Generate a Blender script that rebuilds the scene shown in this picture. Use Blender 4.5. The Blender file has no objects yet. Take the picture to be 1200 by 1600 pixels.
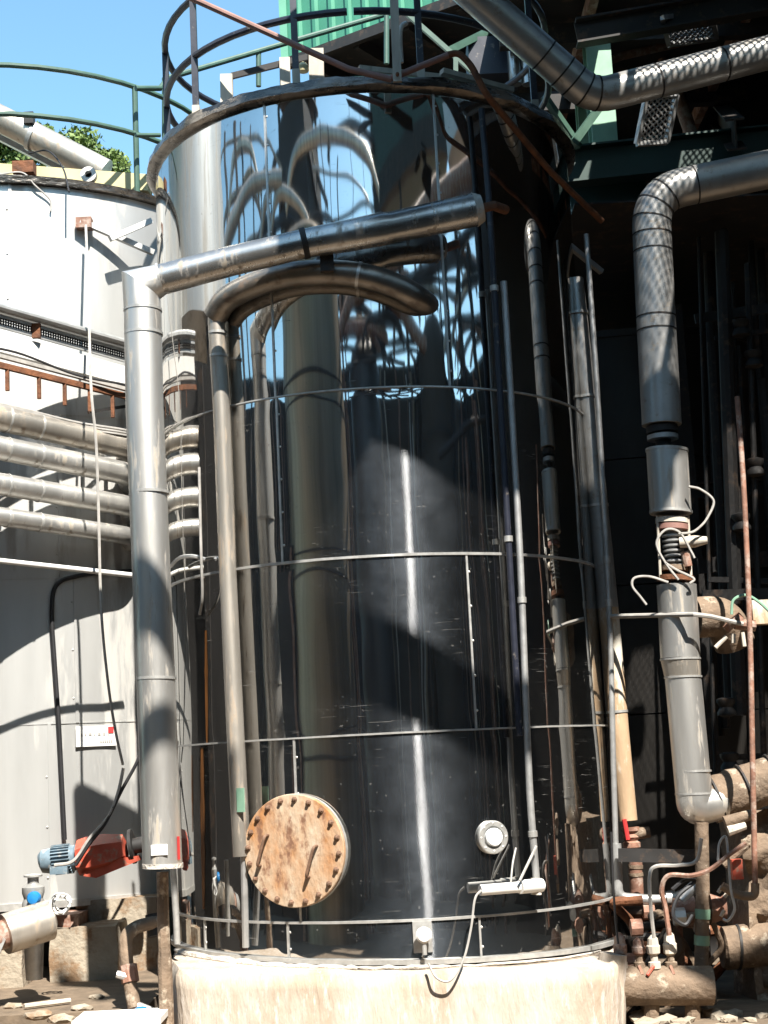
import bpy, bmesh, math, random
from mathutils import Vector, Matrix, noise

# ------------------------------------------------------------------ camera
SC = bpy.context.scene
COL = SC.collection
V = Vector
FPX, CAM_D, PITCH, ROLL, YAW, CAM_Z = 2400.0, 9.085, 0.1610, -0.0496, 0.0039, 0.969
CAM = V((0, -CAM_D, CAM_Z))
_fw = V((math.sin(YAW) * math.cos(PITCH), math.cos(YAW) * math.cos(PITCH), math.sin(PITCH)))
_r = V((math.cos(YAW), -math.sin(YAW), 0))
_u = _r.cross(_fw)
RT = _r * math.cos(ROLL) + _u * math.sin(ROLL)
UP = -_r * math.sin(ROLL) + _u * math.cos(ROLL)
cd = bpy.data.cameras.new('camera')
cd.sensor_fit = 'VERTICAL'
cd.sensor_height = 24.0
cd.lens = 24.0 * FPX / 1600.0
cd.clip_end = 2000
co = bpy.data.objects.new('camera', cd)
COL.objects.link(co)
m3 = Matrix((RT, UP, -_fw)).transposed()
co.matrix_world = Matrix.Translation(CAM) @ m3.to_4x4()
SC.camera = co

# ------------------------------------------------------------------ light
SUN_AZ, SUN_EL = math.radians(19.5), math.radians(52)
SUN = V((math.sin(SUN_AZ) * math.cos(SUN_EL), -math.cos(SUN_AZ) * math.cos(SUN_EL), math.sin(SUN_EL)))
W = bpy.data.worlds.new('World')
SC.world = W
W.use_nodes = True
nt = W.node_tree
sky = nt.nodes.new('ShaderNodeTexSky')
sky.sky_type = 'NISHITA'
sky.sun_disc = False
sky.sun_elevation = SUN_EL
sky.sun_rotation = math.atan2(SUN.x, SUN.y)
sky.altitude = 300
sky.air_density = 1.0
sky.dust_density = 0.5
sky.ozone_density = 0.6
bg = nt.nodes['Background']
bg.inputs['Strength'].default_value = 0.118
tint = nt.nodes.new('ShaderNodeMix'); tint.data_type = 'RGBA'; tint.blend_type = 'MULTIPLY'
tint.inputs['Factor'].default_value = 1.0; tint.inputs['B'].default_value = (0.82, 1.06, 1.0, 1)
nt.links.new(sky.outputs[0], tint.inputs['A'])
nt.links.new(tint.outputs['Result'], bg.inputs['Color'])
sl = bpy.data.lights.new('sun', 'SUN')
sl.energy = 5.0
sl.angle = math.radians(0.53)
sl.color = (1.0, 0.95, 0.87)
so = bpy.data.objects.new('sun', sl)
COL.objects.link(so)
so.rotation_euler = SUN.to_track_quat('Z', 'Y').to_euler()
so.location = (6, -20, 30)
SC.view_settings.view_transform = 'Standard'
SC.view_settings.look = 'None'
SC.view_settings.gamma = 1
SC.view_settings.exposure = 1.4
SC.cycles.max_bounces = 8
SC.cycles.glossy_bounces = 5
SC.cycles.diffuse_bounces = 3
SC.cycles.caustics_reflective = False
SC.cycles.sample_clamp_indirect = 6

RND = random.Random(7)
R0 = 1.27                      # tank radius
HOR = 1220

# ------------------------------------------------------------------ pixel helpers (1200 x 1600)
def ray(x, y):
    return (_fw * FPX + RT * (x - 600) + UP * (800 - y)).normalized()
def P(x, y, Y):
    d = ray(x, y); return CAM + d * ((Y - CAM.y) / d.y)
def G(x, y, z):
    d = ray(x, y); return CAM + d * ((z - CAM.z) / d.z)
def PC(x, y, r=R0, c=(0, 0), back=False):
    d = ray(x, y); ox, oy = CAM.x - c[0], CAM.y - c[1]
    a = d.x * d.x + d.y * d.y; b = 2 * (ox * d.x + oy * d.y); k = ox * ox + oy * oy - r * r
    q = b * b - 4 * a * k
    t = (-b + (-1 if not back else 1) * math.sqrt(max(q, 0))) / (2 * a)
    return CAM + d * t
def TH(x, y, r=R0, c=(0, 0)):
    p = PC(x, y, r, c); return math.atan2(p.x - c[0], -(p.y - c[1]))
def REF(x, y, dist):
    """point seen at that pixel as a reflection in the tank"""
    p = PC(x, y); n = V((p.x, p.y, 0)).normalized(); d = ray(x, y)
    q = d - 2 * d.dot(n) * n
    h = math.hypot(q.x, q.y)
    return p + q * (dist / h)
def CYL(th, z, r=R0, c=(0, 0)):
    return V((c[0] + r * math.sin(th), c[1] - r * math.cos(th), z))

# ------------------------------------------------------------------ materials
MATS = {}
def mat(name, col, rough=0.5, metal=0.0, var=0.25, scale=6.0, stretch=(1, 1, 1), col2=None, spots=None, spot_scale=9.0,
        spot_amt=0.5, bump=0.0, bump_scale=40.0, rvar=0.1, aniso=0.0, spec=0.5):
    if name in MATS: return MATS[name]
    m = bpy.data.materials.new(name); m.use_nodes = True
    t = m.node_tree; N = t.nodes; L = t.links
    b = N['Principled BSDF']
    geo = N.new('ShaderNodeNewGeometry')
    mp = N.new('ShaderNodeMapping'); mp.inputs['Scale'].default_value = stretch
    L.new(geo.outputs['Position'], mp.inputs['Vector'])
    n1 = N.new('ShaderNodeTexNoise'); n1.inputs['Scale'].default_value = scale; n1.inputs['Detail'].default_value = 6
    n1.inputs['Roughness'].default_value = 0.62
    L.new(mp.outputs[0], n1.inputs['Vector'])
    ramp = N.new('ShaderNodeValToRGB')
    c = V(col); c2 = V(col2) if col2 else c * (1 - var)
    ramp.color_ramp.elements[0].position = 0.34; ramp.color_ramp.elements[0].color = (*c2, 1)
    ramp.color_ramp.elements[1].position = 0.66; ramp.color_ramp.elements[1].color = (*c, 1)
    L.new(n1.outputs['Fac'], ramp.inputs['Fac'])
    outc = ramp.outputs['Color']
    if spots:
        n2 = N.new('ShaderNodeTexNoise'); n2.inputs['Scale'].default_value = spot_scale; n2.inputs['Detail'].default_value = 8
        n2.inputs['Roughness'].default_value = 0.7
        L.new(mp.outputs[0], n2.inputs['Vector'])
        r2 = N.new('ShaderNodeValToRGB')
        r2.color_ramp.elements[0].position = 0.62 - 0.25 * spot_amt; r2.color_ramp.elements[1].position = 0.70 - 0.2 * spot_amt
        L.new(n2.outputs['Fac'], r2.inputs['Fac'])
        mx = N.new('ShaderNodeMix'); mx.data_type = 'RGBA'
        L.new(r2.outputs['Color'], mx.inputs['Factor']); L.new(outc, mx.inputs['A']); mx.inputs['B'].default_value = (*spots, 1)
        outc = mx.outputs['Result']
        if metal > 0:
            mm = N.new('ShaderNodeMath'); mm.operation = 'MULTIPLY_ADD'
            L.new(r2.outputs['Color'], mm.inputs[0]); mm.inputs[1].default_value = -metal; mm.inputs[2].default_value = metal
            L.new(mm.outputs[0], b.inputs['Metallic'])
    L.new(outc, b.inputs['Base Color'])
    if not (spots and metal > 0): b.inputs['Metallic'].default_value = metal
    rr = N.new('ShaderNodeMapRange'); rr.inputs['To Min'].default_value = max(0.02, rough - rvar); rr.inputs['To Max'].default_value = min(1, rough + rvar)
    L.new(n1.outputs['Fac'], rr.inputs['Value']); L.new(rr.outputs[0], b.inputs['Roughness'])
    b.inputs['Specular IOR Level'].default_value = spec
    if aniso:
        b.inputs['Anisotropic'].default_value = aniso
    if bump:
        n3 = N.new('ShaderNodeTexNoise'); n3.inputs['Scale'].default_value = bump_scale; n3.inputs['Detail'].default_value = 7
        L.new(mp.outputs[0], n3.inputs['Vector'])
        bp = N.new('ShaderNodeBump'); bp.inputs['Strength'].default_value = bump; bp.inputs['Distance'].default_value = 0.02
        L.new(n3.outputs['Fac'], bp.inputs['Height']); L.new(bp.outputs[0], b.inputs['Normal'])
    MATS[name] = m
    return m

def mirror_steel():
    m = bpy.data.materials.new('polished_steel'); m.use_nodes = True
    t = m.node_tree; N = t.nodes; L = t.links
    N.remove(N['Principled BSDF'])
    out = N['Material Output']
    geo = N.new('ShaderNodeNewGeometry')
    cr = N.new('ShaderNodeVectorMath'); cr.operation = 'CROSS_PRODUCT'
    L.new(geo.outputs['True Normal'], cr.inputs[0]); cr.inputs[1].default_value = (0, 0, 1)
    # fine scratches and dust
    mp = N.new('ShaderNodeMapping'); mp.inputs['Scale'].default_value = (1, 1, 14); L.new(geo.outputs['Position'], mp.inputs['Vector'])
    sc1 = N.new('ShaderNodeTexNoise'); sc1.inputs['Scale'].default_value = 9; sc1.inputs['Detail'].default_value = 10; sc1.inputs['Roughness'].default_value = 0.75
    L.new(mp.outputs[0], sc1.inputs['Vector'])
    mp2 = N.new('ShaderNodeMapping'); mp2.inputs['Scale'].default_value = (1, 1, 0.12); L.new(geo.outputs['Position'], mp2.inputs['Vector'])
    st = N.new('ShaderNodeTexNoise'); st.inputs['Scale'].default_value = 16; st.inputs['Detail'].default_value = 6; st.inputs['Roughness'].default_value = 0.6
    L.new(mp2.outputs[0], st.inputs['Vector'])
    spk = N.new('ShaderNodeTexNoise'); spk.inputs['Scale'].default_value = 42; spk.inputs['Detail'].default_value = 4
    L.new(geo.outputs['Position'], spk.inputs['Vector'])
    spr = N.new('ShaderNodeMapRange'); spr.inputs['From Min'].default_value = 0.685; spr.inputs['From Max'].default_value = 0.73; L.new(spk.outputs['Fac'], spr.inputs['Value'])
    dust = N.new('ShaderNodeTexNoise'); dust.inputs['Scale'].default_value = 5.5; dust.inputs['Detail'].default_value = 8; dust.inputs['Roughness'].default_value = 0.65
    L.new(geo.outputs['Position'], dust.inputs['Vector'])
    bp = N.new('ShaderNodeBump'); bp.inputs['Strength'].default_value = 0.045; bp.inputs['Distance'].default_value = 0.004
    L.new(sc1.outputs['Fac'], bp.inputs['Height'])
    g1 = N.new('ShaderNodeBsdfAnisotropic'); g1.distribution = 'GGX'
    g1.inputs['Color'].default_value = (0.60, 0.59, 0.57, 1); g1.inputs['Roughness'].default_value = 0.035
    g2 = N.new('ShaderNodeBsdfAnisotropic'); g2.distribution = 'GGX'
    g2.inputs['Color'].default_value = (0.55, 0.56, 0.58, 1); g2.inputs['Roughness'].default_value = 0.22
    g2.inputs['Anisotropy'].default_value = ANISO
    L.new(cr.outputs[0], g2.inputs['Tangent']); L.new(bp.outputs[0], g2.inputs['Normal'])
    df = N.new('ShaderNodeBsdfDiffuse'); df.inputs['Color'].default_value = (0.34, 0.33, 0.31, 1); df.inputs['Roughness'].default_value = 0.6
    g3 = N.new('ShaderNodeBsdfAnisotropic'); g3.distribution = 'GGX'
    g3.inputs['Color'].default_value = (0.46, 0.52, 0.60, 1); g3.inputs['Roughness'].default_value = 0.52; g3.inputs['Anisotropy'].default_value = 0.55
    L.new(cr.outputs[0], g3.inputs['Tangent'])
    mr = N.new('ShaderNodeMapRange'); mr.inputs['From Min'].default_value = 0.3; mr.inputs['From Max'].default_value = 0.75
    mr.inputs['To Min'].default_value = 0.016; mr.inputs['To Max'].default_value = 0.045; L.new(st.outputs['Fac'], mr.inputs['Value'])
    mx = N.new('ShaderNodeMixShader'); L.new(mr.outputs[0], mx.inputs[0]); L.new(g1.outputs[0], mx.inputs[1]); L.new(g2.outputs[0], mx.inputs[2])
    dr = N.new('ShaderNodeMapRange'); dr.inputs['From Min'].default_value = 0.35; dr.inputs['From Max'].default_value = 0.75
    dr.inputs['To Min'].default_value = 0.022; dr.inputs['To Max'].default_value = 0.062; L.new(dust.outputs['Fac'], dr.inputs['Value'])
    mx3 = N.new('ShaderNodeMixShader'); L.new(dr.outputs[0], mx3.inputs[0]); L.new(mx.outputs[0], mx3.inputs[1]); L.new(g3.outputs[0], mx3.inputs[2])
    ad = N.new('ShaderNodeMath'); ad.operation = 'MULTIPLY_ADD'; ad.use_clamp = True
    L.new(spr.outputs[0], ad.inputs[0]); ad.inputs[1].default_value = 0.22
    scm = N.new('ShaderNodeMapRange'); scm.inputs['From Min'].default_value = 0.62; scm.inputs['From Max'].default_value = 0.74
    scm.inputs['To Min'].default_value = 0.006; scm.inputs['To Max'].default_value = 0.06; L.new(sc1.outputs['Fac'], scm.inputs['Value'])
    L.new(scm.outputs[0], ad.inputs[2])
    mp3 = N.new('ShaderNodeMapping'); mp3.inputs['Scale'].default_value = (2.2, 2.2, 55); mp3.inputs['Rotation'].default_value = (0, .06, 0)
    L.new(geo.outputs['Position'], mp3.inputs['Vector'])
    n4 = N.new('ShaderNodeTexNoise'); n4.inputs['Scale'].default_value = 3.2; n4.inputs['Detail'].default_value = 3; n4.inputs['Distortion'].default_value = 1.2
    L.new(mp3.outputs[0], n4.inputs['Vector'])
    r4 = N.new('ShaderNodeMapRange'); r4.inputs['From Min'].default_value = 0.66; r4.inputs['From Max'].default_value = 0.71; L.new(n4.outputs['Fac'], r4.inputs['Value'])
    pm = N.new('ShaderNodeTexNoise'); pm.inputs['Scale'].default_value = 3.0; pm.inputs['Detail'].default_value = 4; L.new(geo.outputs['Position'], pm.inputs['Vector'])
    pr = N.new('ShaderNodeMapRange'); pr.inputs['From Min'].default_value = 0.50; pr.inputs['From Max'].default_value = 0.66; pr.inputs['To Max'].default_value = 0.5; L.new(pm.outputs['Fac'], pr.inputs['Value'])
    ml = N.new('ShaderNodeMath'); ml.operation = 'MULTIPLY'; L.new(r4.outputs[0], ml.inputs[0]); L.new(pr.outputs[0], ml.inputs[1])
    ad2 = N.new('ShaderNodeMath'); ad2.operation = 'ADD'; ad2.use_clamp = True; L.new(ad.outputs[0], ad2.inputs[0]); L.new(ml.outputs[0], ad2.inputs[1])
    ad = ad2
    mx2 = N.new('ShaderNodeMixShader'); L.new(ad.outputs[0], mx2.inputs[0]); L.new(mx3.outputs[0], mx2.inputs[1]); L.new(df.outputs[0], mx2.inputs[2])
    L.new(mx2.outputs[0], out.inputs['Surface'])
    return m
ANISO = 0.965
M_MIRROR = mirror_steel()
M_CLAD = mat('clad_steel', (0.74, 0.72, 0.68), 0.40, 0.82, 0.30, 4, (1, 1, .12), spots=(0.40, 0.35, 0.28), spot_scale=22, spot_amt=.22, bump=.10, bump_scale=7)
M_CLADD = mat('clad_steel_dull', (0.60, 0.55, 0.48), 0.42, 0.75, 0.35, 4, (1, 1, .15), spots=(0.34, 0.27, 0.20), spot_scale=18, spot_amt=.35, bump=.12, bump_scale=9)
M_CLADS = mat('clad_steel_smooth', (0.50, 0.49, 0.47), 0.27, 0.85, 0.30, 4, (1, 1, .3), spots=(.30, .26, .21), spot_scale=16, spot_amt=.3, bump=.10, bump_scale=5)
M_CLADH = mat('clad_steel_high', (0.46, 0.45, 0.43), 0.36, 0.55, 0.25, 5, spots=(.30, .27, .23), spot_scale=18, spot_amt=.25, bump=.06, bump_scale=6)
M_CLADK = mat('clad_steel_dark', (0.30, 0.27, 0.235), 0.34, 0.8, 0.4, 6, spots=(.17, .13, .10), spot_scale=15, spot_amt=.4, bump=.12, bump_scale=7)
M_YARDT = mat('yard_tank_steel', (0.34, 0.27, 0.19), 0.42, 0.45, 0.5, 2.5, (1, 1, .05))
M_TANKL = mat('brushed_tank_steel', (0.66, 0.66, 0.64), 0.42, 0.68, 0.14, 3, (1, 1, .15), spots=(0.46, 0.44, 0.40), spot_scale=4, spot_amt=.4, rvar=.05)
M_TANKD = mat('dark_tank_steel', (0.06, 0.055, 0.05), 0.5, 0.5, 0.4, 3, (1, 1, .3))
M_BAND = mat('band_steel', (0.62, 0.61, 0.58), 0.40, 0.6, 0.25, 20)
M_RIM = mat('rim_steel', (0.24, 0.21, 0.18), 0.28, 0.9, 0.6, 9, (1, 1, 3), bump=.35, bump_scale=14)
M_NAVY = mat('dark_painted_steel', (0.022, 0.025, 0.04), 0.42, 0.0, 0.3, 12, spots=(.16, .14, .12), spot_scale=16, spot_amt=.1)
M_BLACK = mat('black_rubber', (0.012, 0.012, 0.013), 0.6)
M_GREENR = mat('green_painted_rail', (0.06, 0.12, 0.09), 0.45, 0, .25, 10)
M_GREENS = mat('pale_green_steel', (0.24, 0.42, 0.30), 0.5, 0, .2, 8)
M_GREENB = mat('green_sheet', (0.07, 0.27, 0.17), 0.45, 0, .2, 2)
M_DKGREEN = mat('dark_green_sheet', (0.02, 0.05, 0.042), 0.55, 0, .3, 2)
M_RUST = mat('rust', (0.20, 0.075, 0.03), 0.8, 0, .6, 14, bump=.4)
M_RUSTP = mat('rusty_pipe', (0.30, 0.15, 0.10), 0.7, 0, .5, 9, spots=(.36, .27, .22), spot_scale=11, spot_amt=.5, bump=.2)
M_PINK = mat('red_oxide_paint', (0.30, 0.16, 0.13), 0.6, 0, .35, 9)
M_REDP = mat('red_paint', (0.52, 0.09, 0.05), 0.55, 0, .35, 12, spots=(.30, .18, .13), spot_scale=16, spot_amt=.3)
M_REDT = mat('red_tape', (0.55, 0.04, 0.04), 0.5)
M_BLUE = mat('blue_paint', (0.02, 0.22, 0.55), 0.4)
M_TEAL = mat('motor_blue', (0.17, 0.24, 0.29), 0.5, 0, .4, 14, spots=(.34, .34, .33), spot_scale=18, spot_amt=.35)
M_CONC = mat('concrete', (0.40, 0.34, 0.26), 0.9, 0, .35, 5, spots=(.22, .14, .08), spot_scale=4, spot_amt=.5, bump=.5, bump_scale=30)
M_PLINTH = mat('limewashed_concrete', (0.47, 0.42, 0.36), 0.9, 0, .2, 2.6, (2.4, 2.4, .55), col2=(0.37, 0.285, 0.205), spots=(.53, .48, .43), spot_scale=12, spot_amt=.35, bump=.55, bump_scale=20)
M_CRUST = mat('cement_crust', (0.62, 0.57, 0.50), 0.95, 0, .3, 12, bump=.8, bump_scale=45)
M_DIRT = mat('dirty_ground', (0.19, 0.14, 0.095), 0.95, 0, .45, 9, bump=.25, bump_scale=30)
M_WOOD = mat('weathered_white_wood', (0.60, 0.54, 0.45), 0.8, 0, .35, 10, (1, 1, .2), spots=(.2, .13, .08), spot_amt=.15)
M_WHITE = mat('white_paint', (0.75, 0.74, 0.71), 0.5, 0, .1, 8)
M_YELLOW = mat('yellow_paint', (0.62, 0.55, 0.30), 0.6, 0, .25, 5)
M_CABLE = mat('grey_cable', (0.42, 0.40, 0.37), 0.55, 0, .3, 20)
M_DKCABLE = mat('dark_cable', (0.02, 0.02, 0.022), 0.55)
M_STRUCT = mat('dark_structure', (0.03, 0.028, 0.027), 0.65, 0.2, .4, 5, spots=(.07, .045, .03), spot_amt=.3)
M_WALLD = mat('dark_wall', (0.03, 0.028, 0.027), 0.8, 0, .4, 2)
M_BROWN = mat('brown_wall', (0.055, 0.042, 0.03), 0.8, 0, .5, .8, (1, 1, .3))
M_GALV = mat('galvanised', (0.50, 0.50, 0.49), 0.45, 0.6, .25, 14)
M_LAG = mat('dirty_lagging', (0.24, 0.17, 0.115), 0.85, 0, .5, 7, spots=(.40, .33, .25), spot_scale=11, spot_amt=.28, bump=.6, bump_scale=28)
M_ORANGE = mat('orange_lagging', (0.52, 0.36, 0.22), 0.75, 0, .3, 7, (1, 1, .3), spots=(.60, .56, .48), spot_amt=.5, bump=.2)
M_LEAF = mat('leaf', (0.16, 0.23, 0.05), 0.6, 0, .5, 3, col2=(0.06, 0.11, 0.02))
M_BARK = mat('bark', (0.11, 0.075, 0.05), 0.9)
M_GLASS = mat('frosted_glass', (0.78, 0.80, 0.80), 0.25, 0, .05)
M_COVER = mat('rusty_cover', (0.47, 0.385, 0.285), 0.78, 0, .3, 7, (1, 1, .5), col2=(0.37, 0.165, 0.055), spots=(.19, .095, .055), spot_scale=12, spot_amt=.45, bump=.35, bump_scale=40)
M_REFLS = mat('painted_reflection', (0.22, 0.085, 0.02), 0.5, 0.3, .6, 25, (1, 1, .15))
M_BOLT = mat('rusty_bolt', (0.24, 0.14, 0.09), 0.7, 0.2, .5, 30)

# ------------------------------------------------------------------ mesh builder
WLOC = {}
class MB:
    def __init__(s): s.v = []; s.f = []
    def add(s, vs, fs):
        o = len(s.v); s.v += [tuple(v) for v in vs]; s.f += [tuple(i + o for i in f) for f in fs]; return s
    def box(s, c, size, rot=None):
        c = V(c); hx, hy, hz = size[0] / 2, size[1] / 2, size[2] / 2
        vs = [V((x, y, z)) for x in (-hx, hx) for y in (-hy, hy) for z in (-hz, hz)]
        if rot is not None: vs = [rot @ v for v in vs]
        return s.add([c + v for v in vs], [(0, 1, 3, 2), (4, 6, 7, 5), (0, 4, 5, 1), (2, 3, 7, 6), (0, 2, 6, 4), (1, 5, 7, 3)])
    def bar(s, a, b, w, h, up=V((0, 0, 1))):
        a, b = V(a), V(b); d = (b - a); L = d.length; d.normalize()
        sd = d.cross(up)
        if sd.length < 1e-4: sd = d.cross(V((1, 0, 0)))
        sd.normalize(); u = sd.cross(d)
        rot = Matrix((sd, d, u)).transposed()
        return s.box((a + b) / 2, (w, L, h), rot)
    def tube(s, pts, r, seg=14, caps=True, mitre=False):
        pts = [V(p) for p in pts]; n = len(pts)
        rs = r if isinstance(r, (list, tuple)) else [r] * n
        ts = []
        for i in range(n):
            a = pts[max(i - 1, 0)]; b = pts[min(i + 1, n - 1)]
            t = b - a
            if t.length < 1e-9: t = V((0, 0, 1))
            ts.append(t.normalized())
        ref = V((0, 0, 1)) if abs(ts[0].z) < 0.9 else V((1, 0, 0))
        u = (ref - ts[0] * ref.dot(ts[0])).normalized()
        vs = []; fs = []
        for i in range(n):
            u = (u - ts[i] * u.dot(ts[i]))
            u.normalize(); w = ts[i].cross(u)
            bd = None
            if mitre and 0 < i < n - 1:
                e1 = (pts[i] - pts[i - 1]).normalized(); e2 = (pts[i + 1] - pts[i]).normalized()
                bd = e2 - e1
                if bd.length > .02:
                    ts[i] = (e1 + e2).normalized(); bd = bd.normalized(); k = 1 / max(.4, e1.dot(ts[i]))
                    u = (u - ts[i] * u.dot(ts[i])).normalized(); w = ts[i].cross(u)
                else: bd = None
            for j in range(seg):
                a = 2 * math.pi * j / seg
                q = (u * math.cos(a) + w * math.sin(a)) * rs[i]
                if bd is not None: q = q + bd * (q.dot(bd) * (k - 1))
                vs.append(pts[i] + q)
        for i in range(n - 1):
            for j in range(seg):
                k2 = (j + 1) % seg
                fs.append((i * seg + j, i * seg + k2, (i + 1) * seg + k2, (i + 1) * seg + j))
        if caps:
            fs.append(tuple(range(seg - 1, -1, -1))); fs.append(tuple((n - 1) * seg + j for j in range(seg)))
        return s.add(vs, fs)
    def lathe(s, prof, o, ax, seg=24):
        """prof: list of (radius, distance along axis)"""
        o, ax = V(o), V(ax).normalized()
        return s.tube_raw([(o + ax * h, r) for r, h in prof], ax, seg)
    def tube_raw(s, pr, ax, seg):
        ref = V((0, 0, 1)) if abs(ax.z) < 0.9 else V((1, 0, 0))
        u = (ref - ax * ref.dot(ax)).normalized(); w = ax.cross(u)
        vs = []; fs = []; n = len(pr)
        for p, r in pr:
            for j in range(seg):
                a = 2 * math.pi * j / seg
                vs.append(p + (u * math.cos(a) + w * math.sin(a)) * max(r, 1e-4))
        for i in range(n - 1):
            for j in range(seg):
                k2 = (j + 1) % seg
                fs.append((i * seg + j, i * seg + k2, (i + 1) * seg + k2, (i + 1) * seg + j))
        fs.append(tuple(range(seg - 1, -1, -1))); fs.append(tuple((n - 1) * seg + j for j in range(seg)))
        return s.add(vs, fs)
    def prism(s, poly, d):
        """poly: list of 3D points, extruded along d"""
        d = V(d); n = len(poly); poly = [V(p) for p in poly]
        vs = poly + [p + d for p in poly]
        fs = [tuple(range(n - 1, -1, -1)), tuple(range(n, 2 * n))] + [(i, (i + 1) % n, (i + 1) % n + n, i + n) for i in range(n)]
        return s.add(vs, fs)
    def mesh(s, name, m, smooth=35):
        vs = s.v
        lo = [min(v[i] for v in vs) for i in range(3)]; hi = [max(v[i] for v in vs) for i in range(3)]
        c = V([(a + b) / 2 for a, b in zip(lo, hi)])
        me = bpy.data.meshes.new(name)
        me.from_pydata([(v[0] - c.x, v[1] - c.y, v[2] - c.z) for v in vs], [], s.f)
        bm = bmesh.new(); bm.from_mesh(me); bmesh.ops.recalc_face_normals(bm, faces=bm.faces[:]); bm.to_mesh(me); bm.free()
        me.materials.append(m)
        if smooth:
            me.polygons.foreach_set('use_smooth', [True] * len(me.polygons))
            me.set_sharp_from_angle(angle=math.radians(smooth))
        return me, c
    def build(s, name, m, parent=None, smooth=35, **kw):
        me, c = s.mesh(name, m, smooth)
        o = bpy.data.objects.new(name, me)
        return place(o, c, parent, **kw)
def place(o, c, parent=None, label=None, cat=None, group=None, kind=None, rot=None):
    COL.objects.link(o)
    if parent is not None:
        o.parent = parent; o.location = c - WLOC[parent.name]
    else: o.location = c
    WLOC[o.name] = V(c)
    tag(o, label, cat, group, kind)
    return o
def tag(o, label=None, cat=None, group=None, kind=None):
    if label: o['label'] = label
    if cat: o['category'] = cat
    if group: o['group'] = group
    if kind: o['kind'] = kind
def thing(name, loc, label, cat, group=None, kind=None):
    o = bpy.data.objects.new(name, None); o.empty_display_size = .1
    return place(o, V(loc), None, label, cat, group, kind)
def inst(name, me, mtx, parent):
    """another object on shared mesh data, world matrix mtx (parents are unrotated)"""
    o = bpy.data.objects.new(name, me); COL.objects.link(o)
    o.parent = parent
    o.matrix_basis = Matrix.Translation(mtx.translation - WLOC[parent.name]) @ mtx.to_3x3().to_4x4()
    WLOC[o.name] = mtx.translation.copy()
    return o
def basis(n, up=V((0, 0, 1))):
    """matrix with Z along n"""
    n = V(n).normalized(); x = up.cross(n)
    if x.length < 1e-4: x = V((1, 0, 0))
    x.normalize(); y = n.cross(x)
    return Matrix((x, y, n)).transposed()
def fillet(pts, rad, n=7):
    pts = [V(p) for p in pts]; out = [pts[0]]
    for i in range(1, len(pts) - 1):
        a, b, c = pts[i - 1], pts[i], pts[i + 1]
        d1 = (a - b); d2 = (c - b); l = min(rad, d1.length * .49, d2.length * .49)
        p0 = b + d1.normalized() * l; p2 = b + d2.normalized() * l
        for k in range(n + 1):
            t = k / n
            out.append(p0 * (1 - t) ** 2 + b * 2 * t * (1 - t) + p2 * t * t)
    out.append(pts[-1]); return out
def spline(pts, n=8):
    pts = [V(p) for p in pts]; out = []
    q = [pts[0] * 2 - pts[1]] + pts + [pts[-1] * 2 - pts[-2]]
    for i in range(1, len(q) - 2):
        for k in range(n):
            t = k / n; a, b, c, d = q[i - 1], q[i], q[i + 1], q[i + 2]
            out.append(0.5 * ((2 * b) + (c - a) * t + (2 * a - 5 * b + 4 * c - d) * t * t + (3 * b - a - 3 * c + d) * t ** 3))
    out.append(pts[-1]); return out
def along(pts, f):
    L = [0]
    for a, b in zip(pts, pts[1:]): L.append(L[-1] + (V(b) - V(a)).length)
    s = f * L[-1]
    for i in range(len(pts) - 1):
        if s <= L[i + 1] + 1e-9:
            t = (s - L[i]) / max(1e-9, L[i + 1] - L[i]); return V(pts[i]).lerp(V(pts[i + 1]), t), (V(pts[i + 1]) - V(pts[i])).normalized()
    return V(pts[-1]), (V(pts[-1]) - V(pts[-2])).normalized()
def pipe(name, label, cat, pts, r, m, bend=0.0, bands=(), bm=None, bw=.012, bt=.004, group=None, seg=20, part='pipe_body'):
    path = fillet(pts, bend) if bend else [V(p) for p in pts]
    # resample straight pieces a little so that smoothing stays even
    base = min(path, key=lambda p: p.z)
    if not bands:
        o = MB().tube(path, r, seg).build(name, m, None, label=label, cat=cat, group=group); return o
    t = thing(name, base, label, cat, group)
    MB().tube(path, r, seg).build(part, m, t)
    for f in bands:
        p, d = along(path, f)
        MB().tube([p - d * bw / 2, p + d * bw / 2], r + bt, seg).build('joint_band', bm or M_BAND, t)
    return t
def wire(name, label, pts, r, m, cat='cable', group=None, smooth=True):
    return MB().tube(spline(pts) if smooth and len(pts) > 2 else pts, r, 6).build(name, m, None, label=label, cat=cat, group=group)
def struct(name, mb, m, smooth=0):
    return mb.build(name, m, None, smooth, kind='structure')

# ================================================================== SETTING
GZ = -0.66
g = MB(); g.add([(-300, -300, GZ), (300, -300, GZ), (300, 300, GZ), (-300, 300, GZ)], [(0, 1, 2, 3)])
struct('ground', g, M_DIRT)
# raised concrete slab under the steel tank on the left
LTC, LTR = V((-2.62, 1.95, 0)), 1.62
SLABZ = -0.20
g = MB(); g.prism([(-6, -1.05, GZ), (-1.30, -1.05, GZ), (-1.30, 6, GZ), (-6, 6, GZ)], (0, 0, SLABZ - GZ))
struct('slab', g, M_DIRT)

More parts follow.
